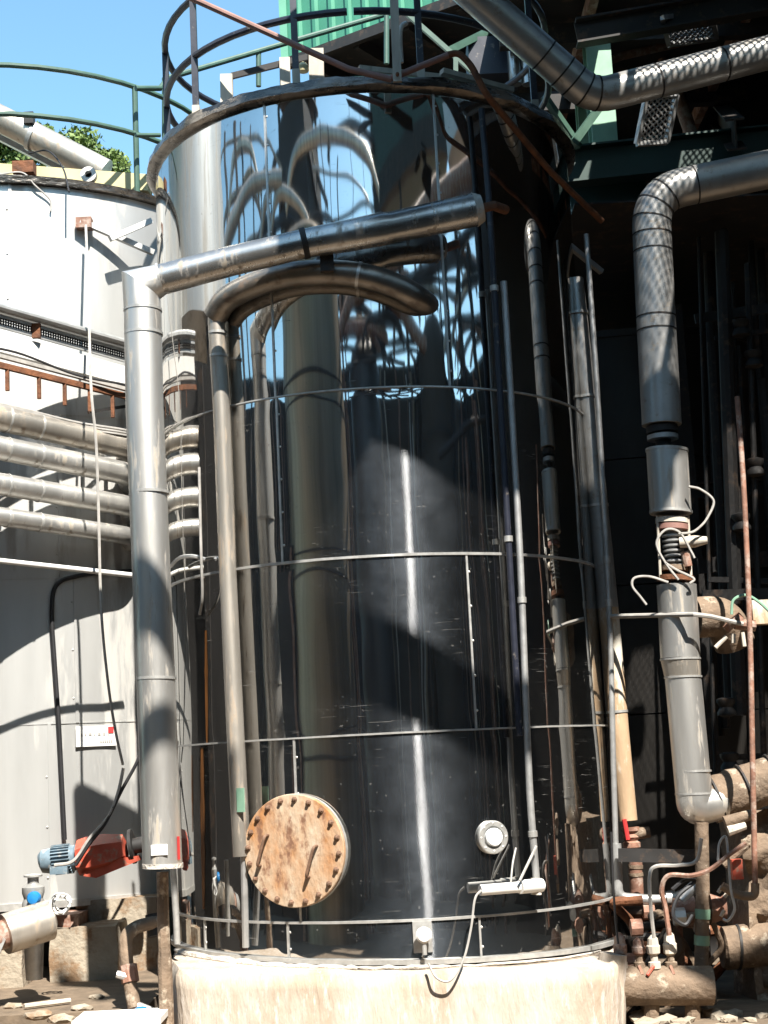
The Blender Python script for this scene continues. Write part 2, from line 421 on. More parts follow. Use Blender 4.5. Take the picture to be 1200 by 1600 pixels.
# ================================================================== MAIN TANK
Z = dict(E=0.0, D=0.190, A=1.109, B=2.012, C=2.898, T=4.557)
TILT = dict(E=-0.036, D=-0.010, A=0, B=0, C=0, T=0)
tank = thing('storage_tank', (0, 0, 0), 'tall mirror polished steel storage tank with round rusty manhole cover on concrete plinth', 'tank')
core = MB().lathe([(R0 - .02, .0), (R0 - .02, 4.60), (R0 - .05, 4.62), (0.02, 4.78)], (0, 0, 0), (0, 0, 1), 72)
core.build('vessel_wall', M_CLADD, tank)
def wob(th, z, i, edge):
    x = th * R0
    w = 0.0014 * noise.noise(V((x * 2.1, z * .75, i * 7.3))) + 0.0012 * noise.noise(V((x * 5.0, z * 1.3, i * 3.1 + 20)))
    w += 0.0003 * noise.noise(V((x * 13, z * 4, i * 5.1 + 50)))
    w += -0.0022 * math.exp(-edge / .045) * (0.6 + 0.8 * noise.noise(V((x * 4, i * 9.0, 3))))
    return w * 1.15
courses = [('E', 'D', [(750, 1460), (450, 1460), (320, 1455)]), ('D', 'A', [(461, 1200)]), ('A', 'B', [(735, 980)]),
           ('B', 'C', [(437, 760)]), ('C', 'T', [(418, 300), (697, 500)])]
rivet = MB().lathe([(.007, 0), (.006, .003), (.003, .005)], (0, 0, 0), (0, 0, 1), 8).mesh('rivet', M_BAND)[0]
for ci, (a, b, seams) in enumerate(courses):
    ths = sorted(TH(*s) for s in seams)
    seam_ths = list(ths)
    # complete the round
    t0 = ths[0]
    full = [t0] + [t for t in ths[1:]]
    last = full[-1]; rem = t0 + 2 * math.pi - last
    k = max(1, round(rem / 1.45))
    for q in range(1, k): full.append(last + rem * q / k)
    full.append(t0 + 2 * math.pi)
    for si in range(len(full) - 1):
        ta, tb = full[si] + .0012, full[si + 1] - .0012
        mid = (ta + tb) / 2
        n = max(6, int((tb - ta) / .016)); h = Z[b] - Z[a]; nz = max(5, int(h / .03))
        vs = []; fs = []
        for jz in range(nz + 1):
            f = jz / nz
            for jt in range(n + 1):
                th = ta + (tb - ta) * jt / n
                x = R0 * math.sin(th)
                za = Z[a] + TILT[a] * x; zb = Z[b] + TILT[b] * x
                z = za + (zb - za) * f
                e = min(z - za, zb - z); es = min(th - ta, tb - th) * R0
                r = R0 + wob(th, z, ci * 4 + si, min(e, es * 1.5))
                vs.append(CYL(th, z, r))
        for jz in range(nz):
            for jt in range(n):
                q = jz * (n + 1) + jt; fs.append((q, q + 1, q + n + 2, q + n + 1))
        sh = MB(); sh.add(vs, fs); sh.build('cladding_sheet', M_MIRROR, tank, 60)
    for th in seam_ths:
        x = R0 * math.sin(th); za = Z[a] + TILT[a] * x + .006; zb = Z[b] + TILT[b] * x - .006
        s_ = MB(); nz = 16
        for q in range(nz):
            p0 = CYL(th, za + (zb - za) * q / nz, R0 + .001 ); p1 = CYL(th, za + (zb - za) * (q + 1) / nz, R0 + .001)
            s_.bar(p0, p1, .011, .006, up=V((math.sin(th), -math.cos(th), 0)))
        s_.build('seam_strip', M_BAND, tank, 0)
        nr = max(2, int((zb - za) / .16))
        for q in range(nr):
            zz = za + (zb - za) * (q + .5) / nr; nn = V((math.sin(th + .009), -math.cos(th + .009), 0))
            inst('rivet', rivet, Matrix.Translation(CYL(th + .009, zz, R0 + .0005)) @ basis(nn).to_4x4(), tank)
def ring(name, z, tilt, r, w, tk, m, seg=160, jit=0.0):
    b = MB(); vs = []; fs = []
    pr = [(r, -w / 2), (r + tk, -w / 2), (r + tk, w / 2), (r, w / 2)]
    for j in range(seg):
        th = 2 * math.pi * j / seg
        for (rr, dz) in pr:
            q = jit * noise.noise(V((th * 9, rr * 40, dz * 50 + z)))
            vs.append(CYL(th, z + tilt * r * math.sin(th) + dz + q, rr + q))
    for j in range(seg):
        k = (j + 1) % seg
        for i in range(4):
            l = (i + 1) % 4; fs.append((j * 4 + i, k * 4 + i, k * 4 + l, j * 4 + l))
    b.add(vs, fs); return b.build(name, m, tank, 40)
for k, w in (('D', .012), ('A', .009), ('B', .013), ('C', .008)):
    ring('ring_band', Z[k], TILT[k], R0 - .003, w, .011, M_BAND, jit=.0012)
ring('base_ring', Z['E'] - .006, TILT['E'], R0 - .01, .022, .035, M_BAND, jit=.002)
# crinkled rim
b = MB(); vs = []; fs = []; seg = 220
prf = [(R0 - .01, 4.540), (R0 + .012, 4.538), (R0 + .045, 4.552), (R0 + .050, 4.556), (R0 + .036, 4.612), (R0 + .028, 4.618), (R0 - .12, 4.630), (R0 - .12, 4.60)]
for j in range(seg):
    th = 2 * math.pi * j / seg
    for i, (rr, zz) in enumerate(prf):
        q = .010 * noise.noise(V((math.sin(th) * 7, math.cos(th) * 7, i * .35))) + .005 * noise.noise(V((math.sin(th) * 22, math.cos(th) * 22, i * .9)))
        vs.append(CYL(th, zz + q * .8, rr + q))
n = len(prf)
for j in range(seg):
    k = (j + 1) % seg
    for i in range(n - 1): fs.append((j * n + i, k * n + i, k * n + i + 1, j * n + i + 1))
b.add(vs, fs); b.build('rim_flange', M_RIM, tank, 50)

# ---- manhole
mp_ = PC(465, 1328); mth = math.atan2(mp_.x, -mp_.y)
MN = V((math.sin(mth), -math.cos(mth), 0)); MU = V((math.cos(mth), math.sin(mth), 0)); MZ = V((0, 0, 1))
def ML(u, v, h, o=None): return (o or CYL(mth, mp_.z)) + MU * u + MZ * v + MN * h
MO = CYL(mth, mp_.z)
mh = MB().lathe([(.247, -.08), (.247, .0), (.281, .004), (.281, .024)], MO, MN, 48).build('manhole', M_BAND, tank, label='round bolted manhole with rusty cover')
cov = MB().lathe([(.276, .025), (.280, .029), (.280, .046), (.276, .050), (.257, .051), (.19, .053), (0.02, .054)], MO, MN, 48).build('cover_plate', M_COVER, mh)
hexm = MB().lathe([(.015, 0), (.015, .012), (.010, .014), (.009, .024), (.003, .026)], (0, 0, 0), (0, 0, 1), 6).mesh('bolt', M_BOLT, 20)[0]
for k in range(20):
    a = 2 * math.pi * (k + .25) / 20
    inst('bolt', hexm, Matrix.Translation(ML(.253 * math.sin(a), .253 * math.cos(a), .051 + .008)) @ basis(MN).to_4x4() @ Matrix.Rotation(RND.random() * 3, 4, 'Z'), mh)
for (u, v) in ((-.165, .005), (.105, -.055)):
    hp = [ML(u + .03, v + .075, .05), ML(u + .03, v + .075, .095), ML(u - .02, v - .075, .095), ML(u - .02, v - .075, .05)]
    MB().tube(fillet(hp, .025, 4), .0075, 8).build('handle', M_BOLT, mh)
# ---- sight port
sp = PC(768, 1308); sth = math.atan2(sp.x, -sp.y); SN = V((math.sin(sth), -math.cos(sth), 0)); SU = V((math.cos(sth), math.sin(sth), 0)); SO = CYL(sth, sp.z)
pt = MB().lathe([(.07, -.02), (.083, .004), (.083, .022), (.078, .027), (.058, .027), (.054, .012), (.02, .011)], SO, SN, 32).build('sight_port', M_BAND, tank)
MB().lathe([(.046, .012), (.046, .034), (.040, .040), (.005, .043)], SO, SN, 28).build('port_glass', M_GLASS, pt)
for k in range(8):
    a = 2 * math.pi * k / 8
    inst('bolt', rivet, Matrix.Translation(SO + SU * .069 * math.sin(a) + MZ * .069 * math.cos(a) + SN * .027) @ basis(SN).to_4x4(), pt)
# ---- drain fitting with dial on the lowest course
dp = PC(660, 1462); dth = math.atan2(dp.x, -dp.y); DN = V((math.sin(dth), -math.cos(dth), 0)); DU = V((math.cos(dth), math.sin(dth), 0)); DO = CYL(dth, dp.z)
dv = thing('drain_fitting', DO, 'small bright drain fitting with round head low on the polished tank', 'valve')
MB().box(DO + DN * .006 + MZ * -.005, (.095, .012, .15), Matrix((DU, DN, MZ)).transposed()).build('mounting_plate', M_BAND, dv)
MB().lathe([(.018, .01), (.018, .05), (.038, .052), (.040, .075), (.030, .084), (.004, .086)], DO + MZ * .01, DN, 24).build('round_head', M_WHITE, dv)
MB().tube([DO + DN * .06 + MZ * -.01, DO + DN * .062 + MZ * -.085], .012, 10).build('spout', M_BAND, dv)

# ---- orange strips painting the reflection of a rusty pipe on the shell
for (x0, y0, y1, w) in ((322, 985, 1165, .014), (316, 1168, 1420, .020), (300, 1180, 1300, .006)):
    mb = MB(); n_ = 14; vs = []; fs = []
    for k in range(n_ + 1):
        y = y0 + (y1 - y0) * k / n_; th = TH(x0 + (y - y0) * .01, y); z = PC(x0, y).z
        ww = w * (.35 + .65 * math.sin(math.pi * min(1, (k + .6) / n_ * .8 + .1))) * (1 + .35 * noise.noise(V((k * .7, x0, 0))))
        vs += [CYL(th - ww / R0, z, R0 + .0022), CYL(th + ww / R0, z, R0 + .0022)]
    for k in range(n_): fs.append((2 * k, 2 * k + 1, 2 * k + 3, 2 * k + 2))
    mb.add(vs, fs); mb.build('reflection_strip', M_REFLS, tank, 60)
# ---- plinth
pl = MB()
xs = [(-1.24, -.35), (-1.20, -.85), (-1.10, -1.28), (-1.04, -1.335), (-.6, -1.35), (0, -1.355), (.6, -1.35), (.96, -1.335), (1.06, -1.22), (1.14, -.9), (1.18, -.3), (1.2, 1.3), (-1.2, 1.3)]
dense = []
for (a, b2) in zip(xs, xs[1:] + xs[:1]):
    k = max(1, int(math.dist(a, b2) / .05))
    for q in range(k): dense.append((a[0] + (b2[0] - a[0]) * q / k, a[1] + (b2[1] - a[1]) * q / k))
n = len(dense); lv = [GZ, -.5, -.35, -.22, -.12, -.06, -.035]
vs = []; fs = []
for li, z in enumerate(lv):
    for (x, y) in dense:
        q = .012 * noise.noise(V((x * 5, y * 5, z * 6))) + .006 * noise.noise(V((x * 16, y * 16, z * 16)))
        top = li == len(lv) - 1
        s = .985 if top else 1.0
        vs.append((x * s * (1 + q), y * s * (1 + q), z - .036 * x * (1 if li > 3 else .3) + (q * 1.2 if li > 4 else 0)))
for li in range(len(lv) - 1):
    for j in range(n):
        k = (j + 1) % n; fs.append((li * n + j, li * n + k, (li + 1) * n + k, (li + 1) * n + j))
fs.append(tuple((len(lv) - 1) * n + j for j in range(n)))
pl.add(vs, fs)
plo = thing('concrete_plinth', (0, 0, GZ), 'pale stained concrete plinth carrying the polished tank', 'plinth')
pl.build('plinth_block', M_PLINTH, plo, 50)
# crumbling mortar lip on the plinth
for i, (xa, xb, hh, out) in enumerate(((282, 405, .03, .03), (380, 470, .022, .05), (455, 560, .02, .04), (560, 700, .014, .035), (700, 930, .010, .035))):
    pts = []
    for k in range(13):
        x = xa + (xb - xa) * k / 12
        th = TH(x, 1490); pts.append(CYL(th, -.028 - .036 * R0 * math.sin(th) + .008 * noise.noise(V((x * .09, i, 0))), R0 + out + .012 * noise.noise(V((x * .05, i, 5)))))
    rs = [hh * (.55 + .5 * abs(noise.noise(V((k * .8, i, 2))))) * (0.5 if k in (0, 12) else 1) for k in range(13)]
    MB().tube(pts, rs, 8).build('mortar_lip', M_CRUST, plo)

# ================================================================== PIPES ON THE MAIN TANK
FR = -1.46
lp = thing('clad_pipe', P(255, 1350, FR), 'wide steel clad pipe dropping left of the polished tank and crossing its front', 'pipe')
lp_path = [P(254, 1352, FR), P(243, 1050, FR), P(226, 640, FR), P(222, 452, FR)]
MB().tube(lp_path[:3] + [P(223, 488, FR)], .096, 26).build('vertical_run', M_CLAD, lp)
MB().tube([P(223, 488, FR), P(220, 446, FR), P(252, 437, FR)], [.096, .094, .081], 26, mitre=True).build('mitred_elbow', M_CLAD, lp, 20)
MB().tube([P(250, 437.5, FR), P(360, 408, FR + .01), P(420, 394, FR), P(478, 380, FR), P(540, 369, FR - .01), P(600, 357, FR - .012), P(612, 355, FR - .006), P(680, 341, FR), P(742, 328, FR)], [.080, .078, .077, .076, .082, .087, .080, .085, .086], 26).build('sloping_run', M_CLADS, lp)
for y in (485, 522, 770, 1060):
    x = 222 + (y - 452) * .0365
    MB().tube([P(x, y - 2, FR), P(x, y + 2, FR)], .0995, 26).build('joint_band', M_BAND, lp)
for (x, y, w, rr) in ((250, 436, .012, .084), (476, 380, .03, .083)):
    p = P(x, y, FR); d = (P(742, 328, FR) - P(216, 443, FR)).normalized()
    MB().tube([p - d * w / 2, p + d * w / 2], rr, 26).build('joint_band', M_BAND if w < .02 else M_STRUCT, lp)
p = P(745, 327, FR); d = (P(742, 328, FR) - P(600, 358, FR)).normalized()
MB().tube([p - d * .012, p + d * .03], [.09, .07], 18).build('frayed_end', M_CRUST, lp)
MB().tube([p, p + d * .09, p + d * .16 + V((0, .10, .0))], .026, 10).build('inner_pipe', M_RUST, lp)
MB().box(P(511, 412, FR + .05), (.07, .05, .09)).build('hanger_bracket', M_STRUCT, lp)
q = P(254, 1345, FR)
MB().tube([P(254, 1356, FR), P(254, 1349, FR)], .100, 26).build('end_collar', M_CRUST, lp)
# stickers near the lower end
for (x, y, w, h, mm) in ((249, 1328, .10, .05, M_WHITE), (279, 1325, .02, .11, M_REDT)):
    cpt = PC(x, y, .0985, (q.x, q.y)); nn = V((cpt.x - q.x, cpt.y - q.y, 0)).normalized(); uu = V((-nn.y, nn.x, 0))
    MB().box(cpt, (w * .8, .004, h), Matrix((uu, nn, MZ)).transposed()).build('sticker', mm, lp)

PR = 1.335
cp2 = thing('bent_clad_pipe', PC(377, 1335, PR), 'slim steel clad pipe hugging the polished tank then bending across it', 'pipe')
drop = [PC(378, 1338, PR), PC(368, 1150, PR), PC(356, 900, PR), PC(346, 640, PR), PC(338, 505, PR), PC(338, 487, PR)]
MB().tube(drop, .046, 18).build('vertical_run', M_CLADD, cp2)
arc = [PC(336, 494, PR), PC(352, 470, PR + .01), PC(385, 450, PR + .015), PC(440, 432, PR + .015), PC(510, 426, PR + .015), PC(570, 432, PR + .015), PC(620, 448, PR + .01), PC(655, 468, PR - .03), PC(676, 486, R0 - .12)]
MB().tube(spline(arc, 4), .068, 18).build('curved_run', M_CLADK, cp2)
for y in (520, 556):
    x = 340 + (y - 520) * .05
    MB().tube([PC(x, y - 2, PR), PC(x, y + 2, PR)], .050, 18).build('joint_band', M_BAND, cp2)
for x, y in ((376, 1250),):
    cpt = PC(x, y, PR + .045); nn = V((cpt.x, cpt.y, 0)).normalized(); uu = V((-nn.y, nn.x, 0))
    MB().box(cpt, (.05, .004, .12), Matrix((uu, nn, MZ)).transposed()).build('sticker', M_GREENS, cp2)
a0, a1 = along(spline(arc, 4), .62)
MB().tube([a0 - a1 * .008, a0 + a1 * .008], .072, 18).build('joint_band', M_BAND, cp2)
MB().tube([PC(381, 1338, PR), PC(384, 1480, PR - .03)], .018, 10).build('bare_tail_pipe', M_GALV, cp2)

# conduits running down the right of the tank
def cond(name, label, px, r, m, rad=1.33, cat='conduit', group=None, bands=()):
    pts = [PC(x, y, rad) for x, y in px]
    return pipe(name, label, cat, spline(pts, 5), r, m, bands=bands, bt=.006, bw=.03, group=group, seg=12)
cond('vertical_conduit', 'dark conduit running from the rim down the right of the polished tank', [(752, 170), (765, 330), (776, 520), (792, 800), (804, 1010), (812, 1150)], .017, M_NAVY, bands=(.3, .7))
cond('vertical_conduit', 'pale scuffed conduit ending in a level fitting by the sight port', [(787, 440), (797, 600), (812, 860), (821, 1080), (828, 1240), (838, 1372)], .018, M_GALV, rad=1.35, bands=(.55, .93))
lf = thing('level_fitting', PC(838, 1386, 1.35), 'white painted horizontal pipe stub with elbow low right on the tank', 'fitting')
MB().tube([PC(750, 1391, 1.36), PC(812, 1386, 1.37)], .027, 14).build('stub', M_WHITE, lf)
MB().tube([PC(812, 1386, 1.37), PC(846, 1383, 1.36)], .034, 12).build('elbow_block', M_WHITE, lf)
MB().tube([PC(838, 1372, 1.35), PC(838, 1398, 1.35)], .028, 12).build('union', M_CRUST, lf)
MB().tube([PC(838, 1322, 1.40), PC(812, 1376, 1.42)], .007, 6).build('tie_wire', M_CABLE, lf)
wire('hanging_cable', 'pale cable looping from the level fitting to the drain fitting', [PC(752, 1391, 1.40), PC(742, 1405, 1.41), PC(736, 1450, 1.42), PC(724, 1500, 1.43), PC(704, 1532, 1.43), PC(682, 1528, 1.42), PC(669, 1505, 1.40)], .006, M_CABLE)
wire('hanging_cable', 'short pale cable pair rising above the level fitting', [PC(798, 1380, 1.38), PC(801, 1350, 1.36), PC(806, 1325, 1.33)], .005, M_CABLE)
# thin conduit stub on the left of the shell
wire('thin_rod', 'thin grey rod standing against the left of the polished tank', [PC(311, 730, 1.36), PC(314, 860, 1.36), PC(316, 930, 1.33), PC(312, 960, 1.30)], .008, M_CABLE, cat='rod')
bk = wire('small_bracket_pipe', 'small grey bracket pipe bent round the left of the polished tank', [PC(267, 885, 1.33), PC(280, 872, 1.36), PC(300, 869, 1.36), PC(320, 874, 1.30)], .011, M_GALV, cat='pipe')

# pipes on the right flank of the tank
RY = -0.35
rp = thing('lagged_pipe', P(985, 1285, RY), 'lagged pipe with dappled light rising beside the right flank of the tank', 'pipe')
MB().tube([P(899, 436, RY), P(925, 690, RY), P(950, 950, RY)], [.048, .055, .060], 18).build('upper_run', M_CLADH, rp)
MB().tube([P(950, 950, RY), P(968, 1150, RY), P(981, 1282, RY)], [.060, .056, .054], 18).build('lower_run', M_ORANGE, rp)
for (x, y) in ((903, 490), (918, 620), (934, 790), (964, 1112)):
    MB().tube([P(x, y - 2, RY), P(x + .4, y + 2, RY)], .062, 18).build('joint_band', M_BAND, rp)
MB().tube([P(975, 1280, RY - .06), P(981, 1312, RY - .06)], .014, 8).build('red_tape', M_REDT, rp)
vl = thing('gate_valve', P(990, 1320, RY), 'small rusty gate valve under the lagged pipe beside the tank', 'valve')
MB().lathe([(.03, -.06), (.05, -.055), (.05, -.03), (.035, -.02), (.048, .0), (.035, .02), (.05, .035), (.05, .055)], P(986, 1308, RY), (0, 0, 1), 14).build('valve_body', M_RUSTP, vl)
MB().tube([P(975, 1305, RY), P(1015, 1300, RY)], [.035, .03], 12).build('bonnet', M_LAG, vl)
pipe('tail_pipe', 'brown vertical pipe stub with pale shoulder below the gate valve', 'pipe', [P(993, 1345, RY), P(993, 1362, RY), P(994, 1372, RY), P(1000, 1500, RY)], .038, M_RUSTP, bands=(.06, .14), bm=M_LAG, bw=.02)
pipe('slim_riser', 'slim dark conduit standing just right of the tank with pale lit foot', 'conduit', spline([P(916, 366, RY - .12), P(935, 640, RY - .12), P(952, 960, RY - .12), P(958, 1180, RY - .12), P(962, 1318, RY - .12)], 5), .016, M_GALV, bands=(.55, .62), bw=.04, bt=.006, seg=12)
pipe('bent_foot_pipe', 'thick pale pipe bent from vertical to horizontal beside the tank base', 'pipe', [P(963, 1318, RY - .12), P(966, 1402, RY - .12), P(1020, 1406, RY - .12), P(1062, 1402, RY - .12), P(1098, 1372, RY - .1)], .027, M_GALV, bend=.05, bands=(.72,), bw=.05, bt=.012)
MB().tube([P(955, 963, RY - .14), P(1085, 960, -.9), P(1110, 963, -.88), P(1160, 975, -.80)], .013, 8).build('cross_conduit', M_CABLE, None, label='thin pale conduit crossing from the tank to the right pipe', cat='conduit')

# ================================================================== LEFT TANK
lt = thing('side_tank', (LTC.x, LTC.y, .35), 'broad dull steel tank on the left glaring white in the sun', 'tank')
LZ0, LZ1 = P(20, 1416, LTC.y - LTR).z, P(20, 284, LTC.y - LTR).z
lz = [LZ0, 1.30, 2.20, 3.25, LZ1]
lseams = [(75, 1000), (110, 500), (100, 1220), (20, 760)]
for i in range(4):
    t1 = TH(lseams[i][0], lseams[i][1], LTR, (LTC.x, LTC.y))
    for k in range(3):
        ta = t1 + k * 2 * math.pi / 3 + .002; tb = t1 + (k + 1) * 2 * math.pi / 3 - .002
        vs = []; fs = []; n = 48; nz = max(4, int((lz[i + 1] - lz[i]) / .12))
        for jz in range(nz + 1):
            z = lz[i] + .003 + (lz[i + 1] - lz[i] - .006) * jz / nz
            for jt in range(n + 1):
                th = ta + (tb - ta) * jt / n
                vs.append(CYL(th, z, LTR + .004 * noise.noise(V((th * 3, z * 1.2, i * 3 + k))), (LTC.x, LTC.y)))
        for jz in range(nz):
            for jt in range(n):
                q_ = jz * (n + 1) + jt; fs.append((q_, q_ + 1, q_ + n + 2, q_ + n + 1))
        b_ = MB(); b_.add(vs, fs); b_.build('cladding_sheet', M_TANKL, lt, 60)
    th = t1
    MB().bar(CYL(th, lz[i], LTR + .003, LTC), CYL(th, lz[i + 1], LTR + .003, LTC), .02, .008, up=V((math.sin(th), -math.cos(th), 0))).build('seam_strip', M_TANKL, lt, 0)
    for k in range(int((lz[i + 1] - lz[i]) / .3)):
        inst('rivet', rivet, Matrix.Translation(CYL(th - .012, lz[i] + .15 + .3 * k, LTR + .002, LTC)) @ basis(V((math.sin(th), -math.cos(th), 0))).to_4x4(), lt)
MB().lathe([(LTR - .03, LZ0 - .02), (LTR - .03, LZ1), (LTR + .035, LZ1), (LTR + .04, LZ1 + .05), (LTR - .05, LZ1 + .055), (.05, LZ1 + .4)], (LTC.x, LTC.y, 0), (0, 0, 1), 96).build('roof_and_rim', M_RIM, lt)
for z_ in lz[1:4]:
    MB().lathe([(LTR - .01, z_ - .004), (LTR + .004, z_ - .004), (LTR + .004, z_ + .004), (LTR - .01, z_ + .004)], (LTC.x, LTC.y, 0), (0, 0, 1), 96).build('ring_band', M_TANKL, lt)
MB().lathe([(LTR - .02, LZ0 - .03), (LTR + .012, LZ0 - .03), (LTR + .012, LZ0 + .012), (LTR - .02, LZ0 + .012)], (LTC.x, LTC.y, 0), (0, 0, 1), 96).build('base_ring', M_BAND, lt)
# sign plate with faint print
def on_lt(x, y, off=.006): return PC(x, y, LTR + off, (LTC.x, LTC.y))
sg = thing('notice_plate', on_lt(150, 1150), 'small white notice plate with red mark on the left tank', 'sign')
sth2 = TH(150, 1150, LTR, (LTC.x, LTC.y)); sn = V((math.sin(sth2), -math.cos(sth2), 0)); su = V((math.cos(sth2), math.sin(sth2), 0)); srot = Matrix((su, sn, MZ)).transposed()
so_ = on_lt(150, 1150, .012)
MB().box(so_, (.26, .006, .125), srot).build('plate', M_WHITE, sg)
MB().box(so_ + su * .095 + MZ * .035 + sn * .005, (.035, .004, .04), srot).build('red_mark', M_REDT, sg)
tx = MB()
for k in range(9): tx.box(so_ + su * (-.095 + .02 * k + .006 * (k % 3)) + MZ * (.012 - .0 * k) + sn * .005, (.008 + .004 * (k % 2), .003, .016), srot)
for k in range(6): tx.box(so_ + su * (.03 + .014 * k) + MZ * -.034 + sn * .005, (.009, .003, .014), srot)
tx.build('lettering', M_CABLE, sg, 0)

# concrete supports below the left tank
def block(name, label, x0, x1, yt, yb, Ya, dep, m, cat='concrete block', group=None, j=.012):
    a = P(x0, yb, Ya); c = P(x1, yt, Ya)
    x0w, x1w, z0, z1 = a.x, c.x, a.z, c.z
    bm = bmesh.new(); bmesh.ops.create_cube(bm, size=1)
    bmesh.ops.subdivide_edges(bm, edges=bm.edges[:], cuts=5, use_grid_fill=True)
    mb = MB()
    vs = []
    for v in bm.verts:
        p_ = V((x0w + (v.co.x + .5) * (x1w - x0w), Ya + (v.co.y + .5) * dep, z0 + (v.co.z + .5) * (z1 - z0)))
        k = noise.noise(p_ * 7); vs.append(p_ + V((k, noise.noise(p_ * 7 + V((9, 0, 0))), noise.noise(p_ * 7 + V((0, 9, 0))))) * j)
    bm.verts.index_update()
    mb.add(vs, [tuple(v.index for v in f.verts) for f in bm.faces]); bm.free()
    return mb.build(name, m, None, 40, label=label, cat=cat, group=group)
block('concrete_block', 'sunlit tan concrete footing under the left tank nearest the frame edge', -20, 34, 1478, 1560, .0, .5, M_CONC)
block('concrete_block', 'tall pale concrete pier carrying the left tank near its middle', 78, 182, 1446, 1545, .15, .6, M_CONC)
block('concrete_block', 'shadowed concrete pier behind the bent drain pipe', 120, 243, 1402, 1545, .5, .5, M_CONC)
block('timber_block', 'square timber packing block between footing and left tank', 60, 122, 1428, 1470, .2, .3, M_RUSTP, 'block')
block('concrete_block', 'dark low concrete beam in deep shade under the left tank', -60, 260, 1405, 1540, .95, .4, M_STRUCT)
MB().box(G(190, 1590, SLABZ + .02) , (.42, .3, .03)).build('white_scrap', M_WHITE, None, label='white scrap board lying on the dirty slab', cat='board')
wire('scrap_stick', 'thin pale stick lying on the slab below the concrete pier', [G(38, 1572, SLABZ + .02), G(110, 1563, SLABZ + .02)], .012, M_WOOD, cat='stick', smooth=False)
for i, (x, y, s_) in enumerate(((60, 1590, .05), (128, 1578, .04), (20, 1575, .035), (150, 1560, .03), (95, 1596, .045))):
    p_ = G(x, y, SLABZ); mb = MB(); bm = bmesh.new(); bmesh.ops.create_icosphere(bm, subdivisions=2, radius=1)
    bm.verts.index_update()
    mb.add([p_ + V((v.co.x * s_ * 1.5, v.co.y * s_, (v.co.z + .5) * s_ * .5)) * (1 + .3 * noise.noise(v.co * 2 + V((i, 0, 0)))) for v in bm.verts], [tuple(v.index for v in f.verts) for f in bm.faces]); bm.free()
    mb.build('rubble_lump', M_CONC, None, 0, label=['flattest lump of rubble at the bottom edge of the slab', 'round lump of rubble right of the scrap stick', 'lump of rubble nearest the left frame edge on the slab', 'lump of rubble closest to the concrete pier', 'lump of rubble beside the white scrap board'][i], cat='rubble', group='rubble on the slab')

# rail on the left tank
def railing_ring(name, label, c, r, zs, posts, m, th0, th1, z0, rr=.019, group=None, pr=.02, kink=None):
    t = thing(name, CYL(th0, z0, r, c), label, 'railing', group)
    for z in zs:
        pts = [CYL(th0 + (th1 - th0) * k / 40, z, r, c) for k in range(41)]
        MB().tube(pts, rr, 10).build('rail', m, t)
    for th in posts:
        MB().tube([CYL(th, z0, r, c), CYL(th, zs[0] if zs[0] > zs[-1] else zs[-1], r, c)], pr, 10).build('post', m, t)
    return t
lrr = LTR - .06
pz = PC(212, 136, lrr, (LTC.x, LTC.y)).z; pz2 = PC(212, 209, lrr, (LTC.x, LTC.y)).z
railing_ring('tank_railing', 'green curved railing round the top of the left tank', LTC, lrr, [pz, pz2], [TH(212, 200, lrr, LTC), -1.25, -2.4, 2.2, 1.5], M_GREENR, -2.6, 2.3, LZ1 + .04)
# walkway link railing from left tank to main tank
gl = thing('link_railing', P(262, 125, .9), 'short green railing between the left tank and the polished tank', 'railing')
MB().tube([P(212, 138, .7), P(250, 138, .8), P(262, 122, .9), P(410, 78, 1.2), P(610, 20, 1.6)], .020, 10).build('rail', M_GREENR, gl)
MB().tube([P(212, 211, .7), P(250, 211, .8)], .016, 10).build('rail', M_GREENR, gl)
for (x, y0, y1) in ((257, 122, 250), (404, 78, 135), (604, 22, 100)):
    MB().tube([P(x, y1, 1.2), P(x, y0, 1.2)], .019, 10).build('post', M_GREENR, gl)

# yellow beam and brown lumps on top of the left tank
yb = thing('yellow_beam', P(120, 275, 1.2), 'pale yellow beam lying on top of the left tank', 'beam')
MB().bar(P(-60, 268, 1.3), P(236, 290, 1.2), .12, .12).build('beam_body', M_YELLOW, yb)
lug = MB().lathe([(.055, 0), (.055, .05), (.025, .05), (.025, 0)], P(140, 276, 1.1), (0, -1, 0), 20); lug.build('lifting_eye', M_WHITE, yb)
MB().box(P(38, 264, .6), (.14, .1, .08)).build('rust_block', M_RUST, None, 0, label='small rust red block on the top edge of the left tank', cat='block')
cv = thing('conveyor_tube', P(150, 262, 3), 'fat grey sloping tube rising to the left behind the left tank', 'tube')
MB().tube([P(165, 270, 3.2), P(-40, 165, 3.2)], .115, 20).build('tube_body', M_CLADD, cv)
MB().bar(P(120, 272, 3.4), P(-40, 190, 3.4), .06, .1).build('side_rail', M_BAND, cv)
MB().tube([P(55, 216, 3.2), P(49, 213, 3.2)], .123, 20).build('strap', M_BAND, cv)
MB().box(P(46, 186, 3.1), (.08, .08, .10)).build('knob', M_STRUCT, cv)
wire('thin_wire', 'thin pale wire curving over the rim of the left tank', [PC(0, 272, LTR + .03, LTC), PC(35, 270, LTR + .03, LTC), PC(55, 290, LTR + .03, LTC), PC(78, 312, LTR + .02, LTC), PC(79, 330, LTR + .02, LTC)], .006, M_CABLE, cat='wire')
wire('thin_wire', 'thin dark wire looping beside the yellow beam', [P(45, 240, .9), P(75, 236, .8), P(98, 262, .6), P(108, 300, .3)], .006, M_DKCABLE, cat='wire')
